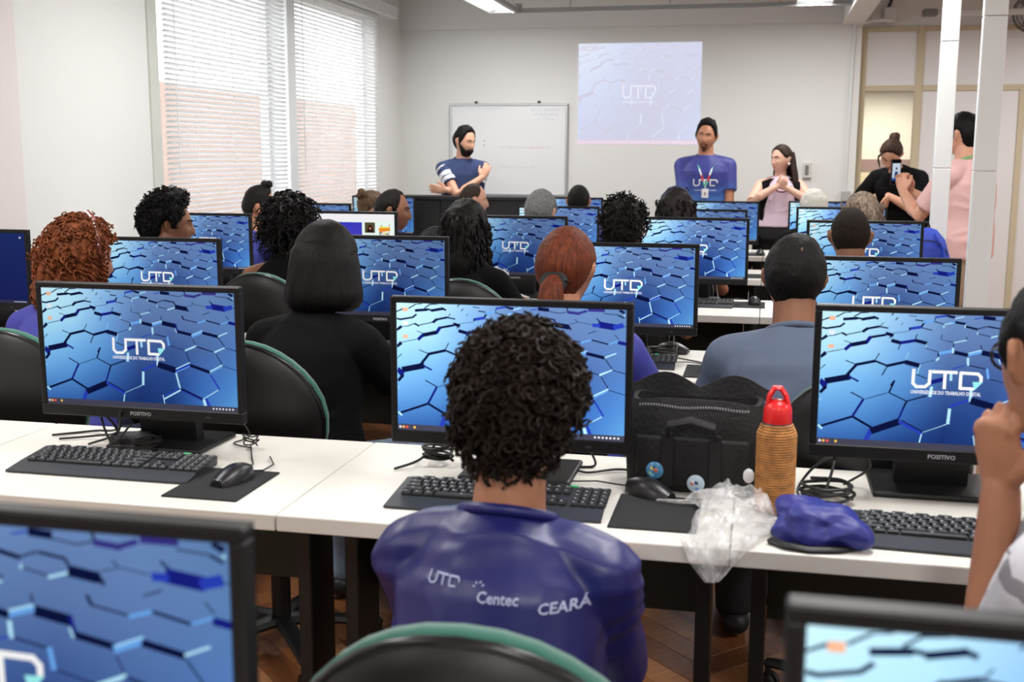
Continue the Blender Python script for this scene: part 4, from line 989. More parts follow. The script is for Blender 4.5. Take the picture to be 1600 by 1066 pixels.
decal(P1, P1['shirt'], '', .03, (-.058, 0, .930), 0, (0, 1, 0), lm, 'logo_lettering', polys=utd_polys(.052))
decal(P1, P1['shirt'], 'Centec', .032, (.030, 0, .908), 0, (0, 1, 0), lm, 'centre_lettering', width=.062)
decal(P1, P1['shirt'], 'CEAR\u00c1', .030, (.122, 0, .896), 0, (0, 1, 0), lm, 'state_lettering', width=.066)
sw_ = [[(-.031+.010*math.cos(a), .022+.008*math.sin(a)), (-.031+.006*math.cos(a+.3), .022+.005*math.sin(a+.3)), (-.031+.006*math.cos(a-.3), .022+.005*math.sin(a-.3))] for a in (0.4, 1.3, 2.2, 3.1)]
decal(P1, P1['shirt'], '', .03, (.030, 0, .906), 0, (0, 1, 0), lm, 'star_mark', polys=([p for t in sw_ for p in t], [(3*i, 3*i+1, 3*i+2) for i in range(4)]))
chair(-.29, 1.33, R(0), 'green and black chair of the curly haired front student')
# man at the right edge, chin on his fist
GP = bpy.data.materials.new('grey_patterned_cotton'); GP.use_nodes = True
nt = GP.node_tree; b = nt.nodes['Principled BSDF']; b.inputs['Roughness'].default_value = .8
tc = nt.nodes.new('ShaderNodeTexCoord'); mp = nt.nodes.new('ShaderNodeMapping'); mp.inputs['Rotation'].default_value = (.3, .6, .5); ck = nt.nodes.new('ShaderNodeTexVoronoi'); ck.inputs['Scale'].default_value = 13; ck.distance = 'CHEBYCHEV'
rp = nt.nodes.new('ShaderNodeValToRGB'); rp.color_ramp.interpolation = 'CONSTANT'; rp.color_ramp.elements[0].color = C(.52, .51, .54); rp.color_ramp.elements[1].color = C(.80, .80, .83); rp.color_ramp.elements[1].position = .35
nt.links.new(tc.outputs['Object'], mp.inputs[0]); nt.links.new(mp.outputs[0], ck.inputs['Vector']); nt.links.new(ck.outputs['Color'], rp.inputs[0]); nt.links.new(rp.outputs[0], b.inputs['Base Color'])
P2 = person('man with glasses at the right edge resting his chin on his fist, grey patterned shirt', .550, 1.49, R(55), lean=12, bend=6, girth=1.0, sw=.185, skin='tan', vox=.0042, s=1.055, head=(-38, 6, 4), shirt=dict(m=GP), pants=DENIM, hair=h_short(HB, .010, 'm'), face=True,
   hands=[Vector((-.012, .245, .955)), Vector((.20, .16, .70))], hints=[Vector((0, .05, -1)), Vector((.6, -.5, -.8))], hdir=[(Vector((-.1, .1, 1)), Vector((.95, -.31, 0))), (Vector((.15, 1, -.1)), Vector((0, 0, -1)))], fingers=([(.55, 1.5, 1.0), (.65, 1.5, 1.0), (.75, 1.5, 1.0), (.85, 1.5, 1.0)], .35), sleeve=.92)
gl = G(); Mh = P2['Mh']
for sg in (-1, 1):
    gl.tube([(sg*(.033+.025*math.cos(t*math.pi/8)), .098-.012*abs(math.cos(t*math.pi/8)*.5+.5)*.6, .004+.020*math.sin(t*math.pi/8)) for t in range(17)], .0022, 6, False, False, M=Mh)
    gl.tube([(sg*.058, .088, .010), (sg*.074, .05, .012), (sg*.078, .0, .014), (sg*.076, -.015, .002)], .0022, 6, M=Mh)
gl.tube([(-.009, .103, .008), (0, .106, .010), (.009, .103, .008)], .0022, 6, M=Mh)
gl.build('glasses', mat('black_glasses', (.05, .05, .05), .3), P2['o'], True)
chair(.60, 1.50, R(50), 'green and black chair of the man with glasses at the right edge')
# third row
def hair_auburn(o, Mh, fem, Hc):
    hl = hairline('f'); m = hairmat('auburn', (.42, .22, .12), .45, .45, (1, 1, .6), 40, .3)
    off = lambda a, e: .020+.014*sst(50, 120, abs(math.degrees(a)))*sst(60, -10, math.degrees(e))
    g = patch(G(), hl, off, 72, 60, .004, 1, 1, Mh, .006, .4)
    curtain(g, Mh, [(.05, .07, .085, -.012), (.02, .092, .108, -.012), (-.03, .103, .122, -.015), (-.09, .108, .124, -.015), (-.125, .095, .105, -.02), (-.14, .07, .08, -.02)], 130, 36, 1, .05)
    curls(g, Mh, hl, lambda a, e: off(a, e)*min(1, max(.25, hl(a, e))), 380, .03, .0085, .0034, 8, .5, 1.6, 11, fem=1)
    rn = random.Random(4)
    for k in range(240):
        a = rn.uniform(R(68), R(292)); zz = rn.uniform(-.135, .03); rr = (.105 if zz > -.10 else .095)*rn.uniform(.96, 1.07); c0 = Vector((rr*math.sin(a), -.015+rr*1.08*math.cos(a), zz)); ph = rn.uniform(0, 6)
        g.tube([c0+Vector((.009*math.cos(ph+t*1.2), .009*math.sin(ph+t*1.2), -.006*t)) for t in range(9)], .0034, 4, False, False, M=Mh)
    h = g.build('hair', m, o, True, 80)
    gb = G(); rn = random.Random(2)
    gb.tube([Mh @ (headpt(R(a), R(e), 1)*1.27) for a, e in ((88, 10), (88, 35), (85, 60), (0, 84), (-85, 60), (-88, 35))], (.012, .004), 8).build('headband', mat('pink_headband', (.52, .25, .24), .6), h, True)
    for k in range(16):
        e = 20+k*4; p = Mh @ (headpt(R(88 if e < 84 else -88), R(e if e < 84 else 168-e), 1)*1.31); gb2 = G().ball(p, .0045, 1)
        gb2.build('pearl', mat('pearl', (.92, .86, .86), .2), h, True)
person('woman with big auburn curls and a beaded headband, hand at her neck', -2.10, 3.03, R(-6), lean=8, bend=10, sw=.155, fem=1, skin='tan', vox=.008, head=(-22, 6, 0), shirt=dict(m=BLUE2), pants=DENIM, hair=hair_auburn,
   hands=[Vector((-.125, .12, 1.055)), Vector((.17, .42, .80))], hints=[Vector((-.35, .5, -1)), Vector((.6, -.5, -.8))], hdir=[(Vector((.35, -.25, .8)), Vector((.8, .3, -.2))), (Vector((0, 1, -.1)), Vector((0, 0, -1)))])
chair(-2.10, 3.02, R(4), 'green and black chair at the left edge behind the auburn haired woman')
def hair_bob(o, Mh, fem, Hc):
    m = hairmat('brown_black', (.065, .05, .045), .33, .5, (1, 1, .05), 120, .35)
    g = patch(G(), hairline('f'), .020, 72, 60, .004, 1, 1, Mh, .001, .1)
    curtain(g, Mh, [(.07, .072, .092, -.012), (.045, .091, .111, -.012), (0, .0985, .119, -.012), (-.045, .105, .121, -.014), (-.08, .113, .122, -.018), (-.105, .115, .116, -.02), (-.125, .102, .102, -.02), (-.135, .08, .085, -.02)], 110, 44, 2, .012, 13)
    g.build('hair', m, o, True, 80)
PW = person('woman with straight dark shoulder length hair in a black t-shirt and light jeans', -1.285, 3.02, R(-10), lean=8, bend=8, sw=.165, girth=1.0, fem=1, skin='tan', vox=.007, head=(2, 6, -3), shirt=dict(m=BLACKT), pants=JEANS, hair=hair_bob, fold=.005)
chair(-1.35, 2.98, R(2), 'green and black chair behind the left monitor, woman in black on it')
def hair_pony(o, Mh, fem, Hc):
    m = hairmat('red_brown', (.36, .17, .10), .35, .45, (1, 1, .08), 110, .4)
    g = patch(G(), hairline('f'), .012, 72, 60, .004, 1, 1, Mh, .0012, .15)
    g.tube([(0, -.095, -.035), (0, -.120, -.055), (.0, -.125, -.11), (.004, -.118, -.17), (.008, -.115, -.24)], [(.030, .022), (.034, .026), (.042, .024), (.044, .022), (.030, .015)], 14, side=(1, 0, 0), M=Mh)
    h = g.build('hair', m, o, True, 80)
    G().tube([Mh @ Vector((.030*math.cos(t*math.pi/6), -.106+.010*math.sin(t*math.pi/6), -.040+.024*math.sin(t*math.pi/6))) for t in range(13)], .012, 8, False, False).build('hair_tie', mat('dark_scrunchie', (.07, .09, .09), .8), h, True)
person('woman with a red brown ponytail in a blue t-shirt', -.555, 3.05, R(-2), lean=10, bend=6, sw=.175, girth=1.06, fem=1, skin='tan', vox=.008, head=(-6, 10, 0), shirt=dict(m=BLUE2), pants=DENIM, hair=hair_pony)
chair(-.59, 3.04, 0, 'green and black chair of the woman with the red ponytail')
def hair_spot(o, Mh, fem, Hc):
    g = patch(G(), hairline('m'), .013, 72, 60, .004, 0, 1, Mh, .002, .2); h = g.build('hair', HB, o, True, 80)
    sp_ = lambda a, e: 1-(((math.degrees(a)-172) if a > 0 else (math.degrees(a)+188))/9)**2-((math.degrees(e)-40)/8)**2
    patch(G(), sp_, .0145, 160, 110, .002, 0, 1, Mh).build('crown_spot', mat('scalp', (.30, .21, .16), .6), h, True)
person('broad man with short black hair in a blue grey t-shirt', .105, 3.03, R(6), lean=12, bend=10, sw=.175, girth=1.10, skin='brown', vox=.008, head=(-6, 8, 4), shirt=dict(m=GREYBLUE), pants=DARKP, hair=hair_spot, hands=[Vector((-.10, .38, .79)), Vector((.10, .42, .80))], sleeve=.85)
chair(.30, 2.90, R(-12), 'green and black chair of the man in the blue grey t-shirt')
# fourth row
person('man with round black curly hair looking toward the wall, far left', -2.70, 4.65, R(-20), lean=8, bend=6, skin='brown', vox=.007, head=(-45, 4, 0), shirt=dict(m=BLUE2), pants=DENIM, face=True, hair=h_curly(hairmat('jet', (.055, .05, .05), .5, .3, (1, 1, 1), 40, .3), .036, 900, .018, .007, .0034, 'm', 0, 8, 21, topk=.25, turns=1.2, back=.25))
chair(-2.72, 4.60, R(-10), 'green and black chair of the man with round curly hair')
def hair_long(col, name, ln=.30, vol=.022, wav=.06, seed=0, gap=120, nl=160, band=None, m=None, wid=1.0):
    def f(o, Mh, fem, Hc):
        mm = m or hairmat(name, col, .4, .4, (1, 1, .3), 60, .35)
        g = patch(G(), hairline('f'), vol, 72, 60, .004, 1, 1, Mh, .003, .3)
        z = [.06, .03, -.01, -.06, -.12, -.18, -.24, -.30]; rw = [(q, (.074 if k == 0 else .094+.010*min(1, k/4))*wid, .094 if k == 0 else .112+.010*min(1, k/4), -.012-.004*k) for k, q in enumerate(z) if q >= -ln]
        rw.append((rw[-1][0]-.02, rw[-1][1]*.8, rw[-1][2]*.75, rw[-1][3]))
        curtain(g, Mh, rw, gap, 40, seed, wav)
        rn = random.Random(seed)
        for k in range(nl):
            a = rn.uniform(R(gap/2), 2*math.pi-R(gap/2)); z0_ = rn.uniform(-ln*.75, .08); rr = (.106 if z0_ < 0 else .098)*wid; ph = rn.uniform(0, 6)
            pts = [Vector(((rr+.012*math.cos(ph+t*.9))*math.sin(a), -.014+(rr*1.15+.012*math.cos(ph+t*.9))*math.cos(a), z0_-.014*t)) for t in range(8)]
            g.tube(pts, [.0035, .006, .0065, .0065, .006, .0055, .005, .003], 4, False, False, M=Mh)
        h = g.build('hair', mm, o, True, 80)
        if band: G().tube([Mh @ (headpt(R(a), R(e), 1)*1.26) for a, e in ((100, 15), (100, 40), (100, 65), (180, 82), (-100, 65), (-100, 40), (-100, 15))], (.010, .004), 8).build('headband', band, h, True)
    return f
HBC = hairmat('black_wave', (.07, .062, .06), .4, .3, (1, 1, .5), 50, .3)
person('woman with dark curly hair in a black sleeveless top', -2.06, 4.62, R(0), lean=8, bend=8, sw=.155, fem=1, skin='brown', vox=.008, head=(-10, 2, 0), shirt=dict(m=BLACKT, name='tank_top'), sleeve=0, pants=JEANS, hair=h_curly(HBC, .030, 330, .05, .010, .0045, 'f', .6, 10, 31, back=.3), hands=[Vector((-.20, .30, .80)), Vector((.17, .40, .80))])
chair(-2.02, 4.60, R(-3), 'green and black chair of the woman in the sleeveless top')
person('woman with long black wavy hair in a black top, fourth row', -1.262, 4.62, R(-4), lean=8, bend=6, sw=.158, fem=1, skin='brown', vox=.009, head=(0, 4, 0), shirt=dict(m=BLACKT), pants=DARKP, hair=hair_long((.07, .06, .06), '', .19, .022, .05, 3, 100, 220, m=HBC), sleeve=.8)
chair(-1.18, 4.58, R(2), 'green and black chair of the woman with long black wavy hair')
person('young man with tall wavy dark hair seated behind the ponytail woman', -.572, 4.63, R(0), lean=6, bend=4, skin='tan', vox=.008, head=(0, 2, 0), shirt=dict(m=BLUE2), pants=DENIM, hair=h_curly(HD, .014, 240, .03, .008, .0035, 'm', 0, 9, 41, topk=1.1))
chair(-.57, 4.60, 0, 'green and black chair of the young man with tall wavy hair')
person('man with a dark buzz cut seen from behind at right', .345, 4.63, R(4), lean=8, bend=6, sw=.175, skin='brown', vox=.008, head=(-4, 6, 0), shirt=dict(m=GREYBLUE), pants=DARKP, hair=h_short(hairmat('buzz', (.13, .10, .08), .8, .15), .004, 'm', .1, .001))
chair(.35, 4.60, 0, 'green and black chair of the man with the buzz cut')
# fifth row
def hair_top(o, Mh, fem, Hc):
    g = patch(G(), hairline('m'), lambda a, e: .006+.014*sst(20, 60, math.degrees(e)), 72, 60, .004, 0, 1, Mh, .001, .15)
    for k in range(5): g.ball((.012*math.cos(k*1.3), .035+.018*math.sin(k*1.9), .138+.006*(k % 2)), (.022, .022, .020), 2, Mh)
    g.build('hair', HD, o, True, 80)
person('man with a tuft of dark hair on top, turned toward the front, near the blinds', -2.93, 6.16, R(-35), lean=4, bend=4, skin='tan', vox=.007, head=(-35, 2, 0), shirt=dict(m=BLUE2), pants=DENIM, face=True, hair=hair_top)
chair(-2.95, 6.12, R(-20), 'green and black chair of the man with the tuft of hair')
person('man with short dark hair in profile before the dark counter', -2.165, 6.18, R(-30), lean=10, bend=4, skin='brown', vox=.007, head=(-50, 4, 0), shirt=dict(m=BLUE2), pants=DENIM, face=True, hair=h_short(HD, .010, 'rec'))
chair(-2.18, 6.12, R(-10), 'green and black chair of the man in profile')
person('balding older man in profile below the bearded man', -2.10, 7.80, R(-30), lean=10, bend=4, skin='light', vox=.007, head=(-35, 4, 0), shirt=dict(m=BLUE2), pants=DARKP, face=True, hair=h_short(hairmat('thin_brown', (.22, .18, .15), .6), .006, 'bald'))
chair(-2.11, 7.74, R(-10), 'green and black chair of the balding man')
person('grey haired man seen from behind before the whiteboard', -1.225, 6.18, R(0), lean=8, bend=4, skin='light', vox=.009, head=(-8, 4, 0), shirt=dict(m=BLUE2), pants=DARKP, hair=h_short(hairmat('grey', (.40, .40, .40), .6, .35, (1, 1, .3)), .016, 'm', .2, .002), s=1.0)
chair(-1.23, 6.12, 0, 'green and black chair of the grey haired man')
person('woman with long dark curls and a dark blue hairband', -.475, 6.2, R(0), lean=6, bend=4, sw=.155, fem=1, skin='tan', vox=.009, head=(0, 2, 0), shirt=dict(m=BLUE2), pants=DENIM, hair=hair_long((.10, .08, .075), 'dark_long', .25, .024, .07, 6, 100, 200, mat('navy_band', (.10, .12, .25), .6), wid=1.0))
chair(-.47, 6.14, 0, 'green and black chair of the woman with the dark blue hairband')
person('woman with streaked light brown hair at right in the fifth row', .515, 6.2, R(6), lean=8, bend=6, sw=.155, fem=1, skin='light', vox=.009, head=(8, 4, 0), shirt=dict(m=BLACKT), pants=DARKP, hair=hair_long((.46, .40, .35), 'streaked', .19, .020, .02, 8, 100, 160, m=hairmat('streaked', (.44, .38, .33), .4, .55, (1, 1, .04), 90, .35)))
chair(.52, 6.14, 0, 'green and black chair of the woman with streaked hair')
# sixth row
def hair_bunlow(col, name):
    def f(o, Mh, fem, Hc):
        m = hairmat(name, col, .4, .5, (1, 1, .3), 60, .3)
        g = patch(G(), hairline('f'), .016, 72, 60, .004, 1, 1, Mh, .003, .3); rn = random.Random(5)
        for k in range(9): g.ball((.02*math.cos(k*2.1), -.118+.012*math.sin(k*1.7), .035+.020*math.sin(k*2.1)), .028, 2, Mh)
        g.build('hair', m, o, True, 80)
    return f
person('person with tied up light brown hair bending over the last row desk', -2.97, 7.80, R(-20), lean=22, bend=12, sw=.155, fem=1, skin='light', vox=.009, head=(-10, 35, 0), shirt=dict(m=BLUE2), pants=DENIM, hair=hair_bunlow((.36, .28, .20), 'dark_blond'), hands=[Vector((-.17, .5, .80)), Vector((.17, .5, .80))])
chair(-2.95, 7.72, 0, 'green and black chair of the person bending over the last row desk')
person('man with very short dark hair, last row, before the projected picture', -1.285, 7.82, R(0), lean=12, bend=6, skin='tan', vox=.009, head=(4, 10, 0), shirt=dict(m=BLUE2), pants=DENIM, hair=h_short(hairmat('buzz_black', (.09, .085, .08), .7, .15), .008, 'm', .1, .001))
chair(-1.28, 7.76, 0, 'green and black chair of the man with very short hair in the last row')
person('white haired person at right in the last row', .318, 7.80, R(0), lean=16, bend=10, sw=.17, skin='light', vox=.009, head=(6, 12, 0), shirt=dict(m=BLACKT), pants=DARKP, hair=h_short(hairmat('white', (.86, .85, .82), .6, .12), .018, 'f', .3, .002))
chair(.32, 7.74, 0, 'green and black chair of the white haired person')

# ------------------------------------------------------------------ standing people
NAVY = mat('navy_cotton', (.16, .22, .38), .85, bump=.1, bscale=60)
S1 = person('bearded man in a navy t-shirt with white striped sleeves, arms crossed, by the whiteboard', -2.50, 9.40, R(214), 'stand', lean=0, bend=3, sw=.175, girth=1.0, skin='light', vox=.006, s=1.015, head=(26, 12, 0), shirt=dict(m=NAVY), pants=DARKP, hair=h_short(HB, .012, 'm', .3, .003, .008), face=dict(beard=.012),
   hands=[Vector((.19, .15, 1.15)), Vector((-.10, .19, 1.25))], hints=[Vector((-.7, .2, -1)), Vector((.5, .5, -1))],
   hdir=[(Vector((1, -.35, .10)), Vector((0, -1, .1))), (Vector((-.45, -.10, .75)), Vector((-.2, -1, -.2)))], fingers=(.25, .35), fold=.003)
E0 = S1['AR'][0][0]; sh0 = S1['SH'][0]; 
for kk, sgn in ((0, 0), (1, 1)):
    E_ = S1['AR'][kk][0]; s_ = S1['SH'][kk]
    for a, b_ in ((.02, .17), (.22, .36), (.40, .52)):
        G().tube([s_.lerp(E_, a), s_.lerp(E_, (a+b_)/2), s_.lerp(E_, b_)], [.0625, .0605, .0600], 20, False, False).build('sleeve_stripe', PRINTW, S1['shirt'], True)
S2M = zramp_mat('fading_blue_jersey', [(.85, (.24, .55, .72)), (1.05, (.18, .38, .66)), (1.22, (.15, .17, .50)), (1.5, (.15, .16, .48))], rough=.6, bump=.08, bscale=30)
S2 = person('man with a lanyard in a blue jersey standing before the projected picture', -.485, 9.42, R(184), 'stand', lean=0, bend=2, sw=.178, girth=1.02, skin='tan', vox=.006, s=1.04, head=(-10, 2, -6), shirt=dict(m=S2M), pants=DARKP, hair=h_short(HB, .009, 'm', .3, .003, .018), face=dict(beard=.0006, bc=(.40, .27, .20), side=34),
   hands=[Vector((-.06, .20, .86)), Vector((.06, .20, .84))], hints=[Vector((-1, -.4, 0)), Vector((1, -.4, 0))], hdir=[(Vector((.75, .2, -.6)), Vector((-.2, -1, -.3))), (Vector((-.75, .2, -.6)), Vector((.2, -1, -.3)))], fold=.003, sleeve=.7)
decal(S2, S2['shirt'], '', .05, (0, 0, 1.195), 0, (0, -1, 0), PRINTW, 'logo_lettering', polys=utd_polys(.185), off=.004)
decal(S2, S2['shirt'], 'UNIVERSIDADE DO TRABALHO DIGITAL', .012, (0, 0, 1.135), 0, (0, -1, 0), PRINTW, 'small_lettering', width=.17, off=.004)
ly = tag(link('lanyard', None, None, (-.485, 9.42, 0), R(184)), 'green and red lanyard with a white badge on the man in the blue jersey', 'lanyard'); ly.scale = (1.03,)*3
bv = BVHTree.FromPolygons([v_.co for v_ in S2['shirt'].data.vertices], [tuple(p.vertices) for p in S2['shirt'].data.polygons])
def on_shirt(x, z): 
    h = bv.ray_cast(Vector((x, .6, z)), Vector((0, -1, 0))); return Vector((x, (h[0].y if h[0] else .1)+.006, z))
for sg in (-1, 1):
    for k, (a, b_) in enumerate(((0, .3), (.3, .55), (.55, .8), (.8, 1))):
        pts = [on_shirt(sg*(.062*(1-t)+.004), 1.37-.19*t) for t in (a, (a+b_)/2, b_)]
        G().tube(pts, (.007, .0015), 6, side=(1, 0, 0)).build('strap', mat('strap_%d' % (k % 3), [(.35, .68, .60), (.80, .85, .85), (.80, .22, .30)][k % 3], .7), ly)
bp = on_shirt(.0, 1.12)
G().box((-.026, bp.y+.002, 1.09), (.026, bp.y+.006, 1.16), .002).build('badge', mat('badge_white', (.88, .88, .90), .4), ly)
G().box((-.006, bp.y+.006, 1.11), (.006, bp.y+.0072, 1.135)).build('badge_print', mat('badge_grey', (.5, .5, .45), .6), ly)
G().box((-.006, bp.y+.0, 1.158), (.006, bp.y+.005, 1.182), .001).build('clip', ALU, ly)
# woman in pink blouse and black vest
PINKB = mat('pink_blouse', (.90, .80, .87), .7, bump=.08, bscale=40)
def hair_s3(o, Mh, fem, Hc):
    m = hairmat('brown_long', (.20, .155, .135), .35, .45, (1, 1, .05), 90, .35)
    g = patch(G(), hairline('f'), .012, 72, 60, .004, 1, 1, Mh, .001, .1)
    curtain(g, Mh, [(.06, .084, .100, -.02), (0, .092, .112, -.022), (-.06, .100, .115, -.028), (-.12, .112, .112, -.035), (-.18, .120, .108, -.04), (-.24, .115, .10, -.04), (-.30, .08, .07, -.04)], 165, 40, 2, .02, 11)
    g.build('hair', m, o, True, 80)
    for sg in (-1, 1): G().ball(Mh @ Vector((.084*sg, .0, -.034)), (.010, .006, .012), 2).build('earring', mat('pearl_earring', (.92, .88, .84), .2), o, True)
S3 = person('woman in a pink blouse and black vest, hands at her chest, looking left', .105, 9.30, R(186), 'stand', lean=0, bend=2, sw=.160, girth=1.05, fem=1, skin='pale', vox=.006, s=.925, head=(-50, 2, 0), shirt=dict(m=PINKB, name='blouse'), sleeve=0, pants=DARKP, hair=hair_s3, face=True,
   hands=[Vector((-.035, .19, 1.31)), Vector((.045, .195, 1.325))], hints=[Vector((-1, .25, -.6)), Vector((1, .25, -.6))], hdir=[(Vector((.75, .15, .35)), Vector((.1, -1, .3))), (Vector((-.65, .15, .45)), Vector((-.1, -1, .3)))], fingers=([1.0, 1.0, 1.0, 1.0], [1.0, 1.0, 1.0, 1.0]), fold=.003, collar=False, hem=.05)
g = G()
for sg in (-1, 1):   # open vest: two side panels and a back
    rows = []
    for t in (-.30, -.2, -.1, 0, .1, .2, .3, .38, .43, .455):
        c = S3['sp'](t) if t > -.11 else S3['sp'](-.11)+Vector((0, 0, t+.11))
        fl = 1.08 if t < 0 else 1; rx = (.200 if t < .1 else .195 if t < .40 else .165 if t < .44 else .10)*fl; ry = (.160 if t < .30 else .150 if t < .40 else .12 if t < .44 else .085)*fl
        a0 = R(48) if t < .3 else R(36)
        o = [c+Vector((sg*rx*math.sin(a), ry*math.cos(a), 0)) for a in (a0+(math.pi-a0+.02)*j/14 for j in range(15))]; i = [c+Vector((sg*(rx-.012)*math.sin(a), (ry-.012)*math.cos(a), 0)) for a in (a0+(math.pi-a0+.02)*j/14 for j in range(15))]
        rows.append(o+i[::-1])
    g.loft(rows)
g.build('vest', BLACKT, S3['o'], True, 80)
G().tube([S3['sp'](.36)+Vector((.075*math.sin(R(a)), .125+.02*math.cos(R(a)), -.055*math.cos(R(a))+.04)) for a in range(-80, 81, 16)], .006, 6).build('necklace', mat('bead_necklace', (.45, .20, .16), .4), S3['o'], True)
# woman in black bending over her phone, bun
def hair_s4(o, Mh, fem, Hc):
    m = hairmat('bun_brown', (.22, .15, .12), .35, .4, (1, 1, .1), 90, .35)
    g = patch(G(), hairline('f'), .010, 72, 60, .004, 1, 1, Mh, .0015, .15)
    for k in range(8): g.ball((.012*math.cos(k*2.1), -.118+.012*math.sin(k*1.7), .045+.014*math.sin(k*2.1)), .032, 2, Mh)
    g.tube([(.055, .075, .075), (.078, .07, .03), (.082, .06, -.02), (.074, .055, -.07), (.068, .055, -.11)], [(.006, .012), (.007, .014), (.006, .013), (.005, .011), (.003, .006)], 8, M=Mh)
    g.build('hair', m, o, True, 80)
S4 = person('woman in black with a bun, head bowed, by the glass door', 1.07, 9.45, R(148), 'stand', lean=16, bend=16, sw=.17, girth=1.12, fem=1, skin='light', vox=.006, s=1.0, head=(12, 48, -12), shirt=dict(m=BLACKT), pants=DARKP, hair=hair_s4, face=True, sleeve=1.1,
   hands=[Vector((-.02, .34, 1.16)), Vector((.12, .30, 1.14))], hints=[Vector((-1, -.2, -.6)), Vector((1, -.2, -.6))], collar=False)
# man in pink filming with a phone, back to us
PINKT = mat('pink_cotton', (.84, .68, .67), .85, bump=.1, bscale=50)
KHAKI = mat('khaki', (.62, .54, .46), .85, bump=.08, bscale=80)
S5 = person('dark haired man in a pink t-shirt and khaki trousers filming with a phone', 1.09, 6.92, R(52), 'stand', lean=-2, bend=2, sw=.175, girth=1.10, skin='light', vox=.007, s=1.02, head=(-6, 4, 0), shirt=dict(m=PINKT), pants=KHAKI, hair=h_short(HB, .014, 'm', .3, .003), sleeve=.75,
   hands=[Vector((-.05, .34, 1.225)), Vector((.045, .35, 1.225))], hints=[Vector((-.4, -.1, -1)), Vector((.5, -.1, -1))], hdir=[(Vector((.25, .35, .8)), Vector((.8, .1, 0))), (Vector((-.25, .35, .8)), Vector((-.8, .1, 0)))], fold=.005, fingers=(.55, .55))
G().tube([S5['sp'](.475)+Vector((.066*math.cos(t*.4), -.03+.075*math.sin(t*.4), .014-.02*math.sin(t*.4))) for t in range(17)], (.003, .008), 6).build('lanyard', mat('lanyard_mix', (.45, .65, .40), .7, vary=.6, vscale=30), S5['o'], True)
ph = thing('smartphone', 'black smartphone held up by the man in pink, picture on its screen', 'phone', (.745, 7.16, 1.29), R(38))
G().box((-.038, -.004, 0), (.038, .004, .150), .004, 2).build('case', mat('phone_black', (.03, .03, .035), .3), ph)
PP = Pic(.068, .140); PP.rect(0, 0, 1, 1, (.05, .05, .06)); PP.k += 1; PP.rect(.04, .14, .96, .86, (.80, .86, .92)); PP.k += 1; PP.dot(.5, .36, .11, (.30, .24, .22)); PP.poly([(.25, .74), (.35, .48), (.65, .48), (.78, .74)], (.22, .30, .50)); PP.rect(.04, .76, .96, .86, (.20, .34, .62)); PP.dot(.5, .93, .05, (.9, .9, .9))
q_ = link('screen', PP.mesh('screen', LCD), ph, (0, -.0045, .005)); q_['brightness'] = .9
tag(G().box((-.035, -.004, 0), (.035, .004, .20), .003).build('folded_paper', mat('white_paper', (.86, .87, .88), .7), None, loc=(.955, 6.74, 1.02), rz=R(20)), 'white folded paper tucked under the arm of the man in pink', 'paper')
# ------------------------------------------------------------------ things on and by the desks
ct = thing('front_counter', 'long black counter before the whiteboard, behind the seated rows', 'counter', (-2.58, 8.99, 0))
CB = mat('counter_black', (.035, .035, .04), .6)
for k in range(2): G().box((-.72+.72*k+.002, 0, .02), (.72*k-.002, .03, 1.095), .004).build('front_panel', CB, ct)
G().box((-.74, -.02, 1.095), (.74, .24, 1.125), .004).build('counter_top', CB, ct)
for x in (-.70, .68): G().box((x, .03, 0), (x+.02, .22, 1.095), .002).build('side_panel', CB, ct)
# laptop bag
BAGM = mat('bag_nylon', (.05, .05, .055), .75, bump=.25, bscale=120)
bg = thing('laptop_bag', 'open black laptop bag with two round badges, between the middle and right monitors', 'bag', (-.128, 2.415, DZ), R(-4))
g = G(); rings = []
for z, hx, hy in ((0, .135, .048), (.012, .145, .056), (.08, .148, .060), (.15, .145, .054), (.185, .140, .044), (.195, .138, .040)):
    rings.append([(hx*math.copysign(abs(math.cos(a))**.42, math.cos(a))*(1+.01*math.sin(5*a+z*30)), hy*math.copysign(abs(math.sin(a))**.5, math.sin(a))+.010*z/.1, z+.004*math.sin(3*a)) for a in (2*math.pi*j/32 for j in range(32))])
inner = [[(x*.93, y*.86+.001, z) for x, y, z in rings[-1]], [(x*.90, y*.8, z-.07) for x, y, z in rings[-1]]]
g.loft(rings+inner).build('bag_body', BAGM, bg, True, 60)
fl = []
for j in range(25):
    u = -1+2*j/24; h = .020+.030*abs(math.sin(u*math.pi*1.0))**1.2
    fl.append([(u*.146, .052, .19), (u*.150, .060, .19+h), (u*.150, .064, .19+h), (u*.146, .060, .19)])
G().loft(fl).build('open_flap', BAGM, bg, True, 60)
G().box((-.12, -.066, .018), (.12, -.052, .125), .008, 2).build('front_pocket', BAGM, bg, True, 50)
zp = G()
for j in range(40): zp.box((-.115+.0058*j, -.0475, .1845+.002*math.sin(j*.3)), (-.112+.0058*j, -.0425, .1885+.002*math.sin(j*.3)))
o_ = zp.build('zipper_teeth', mat('zip_metal', (.72, .73, .75), .3, metal=.6), bg); o_['kind'] = 'stuff'
G().tube([(-.05, -.066, .13), (-.048, -.075, .155), (0, -.080, .168), (.048, -.075, .155), (.05, -.066, .13)], (.004, .012), 8).build('handle', BAGM, bg, True)
for sx in (-.05, .05): G().box((sx-.013, -.071, .02), (sx+.013, -.066, .135), .002).build('handle_strap', BAGM, bg)
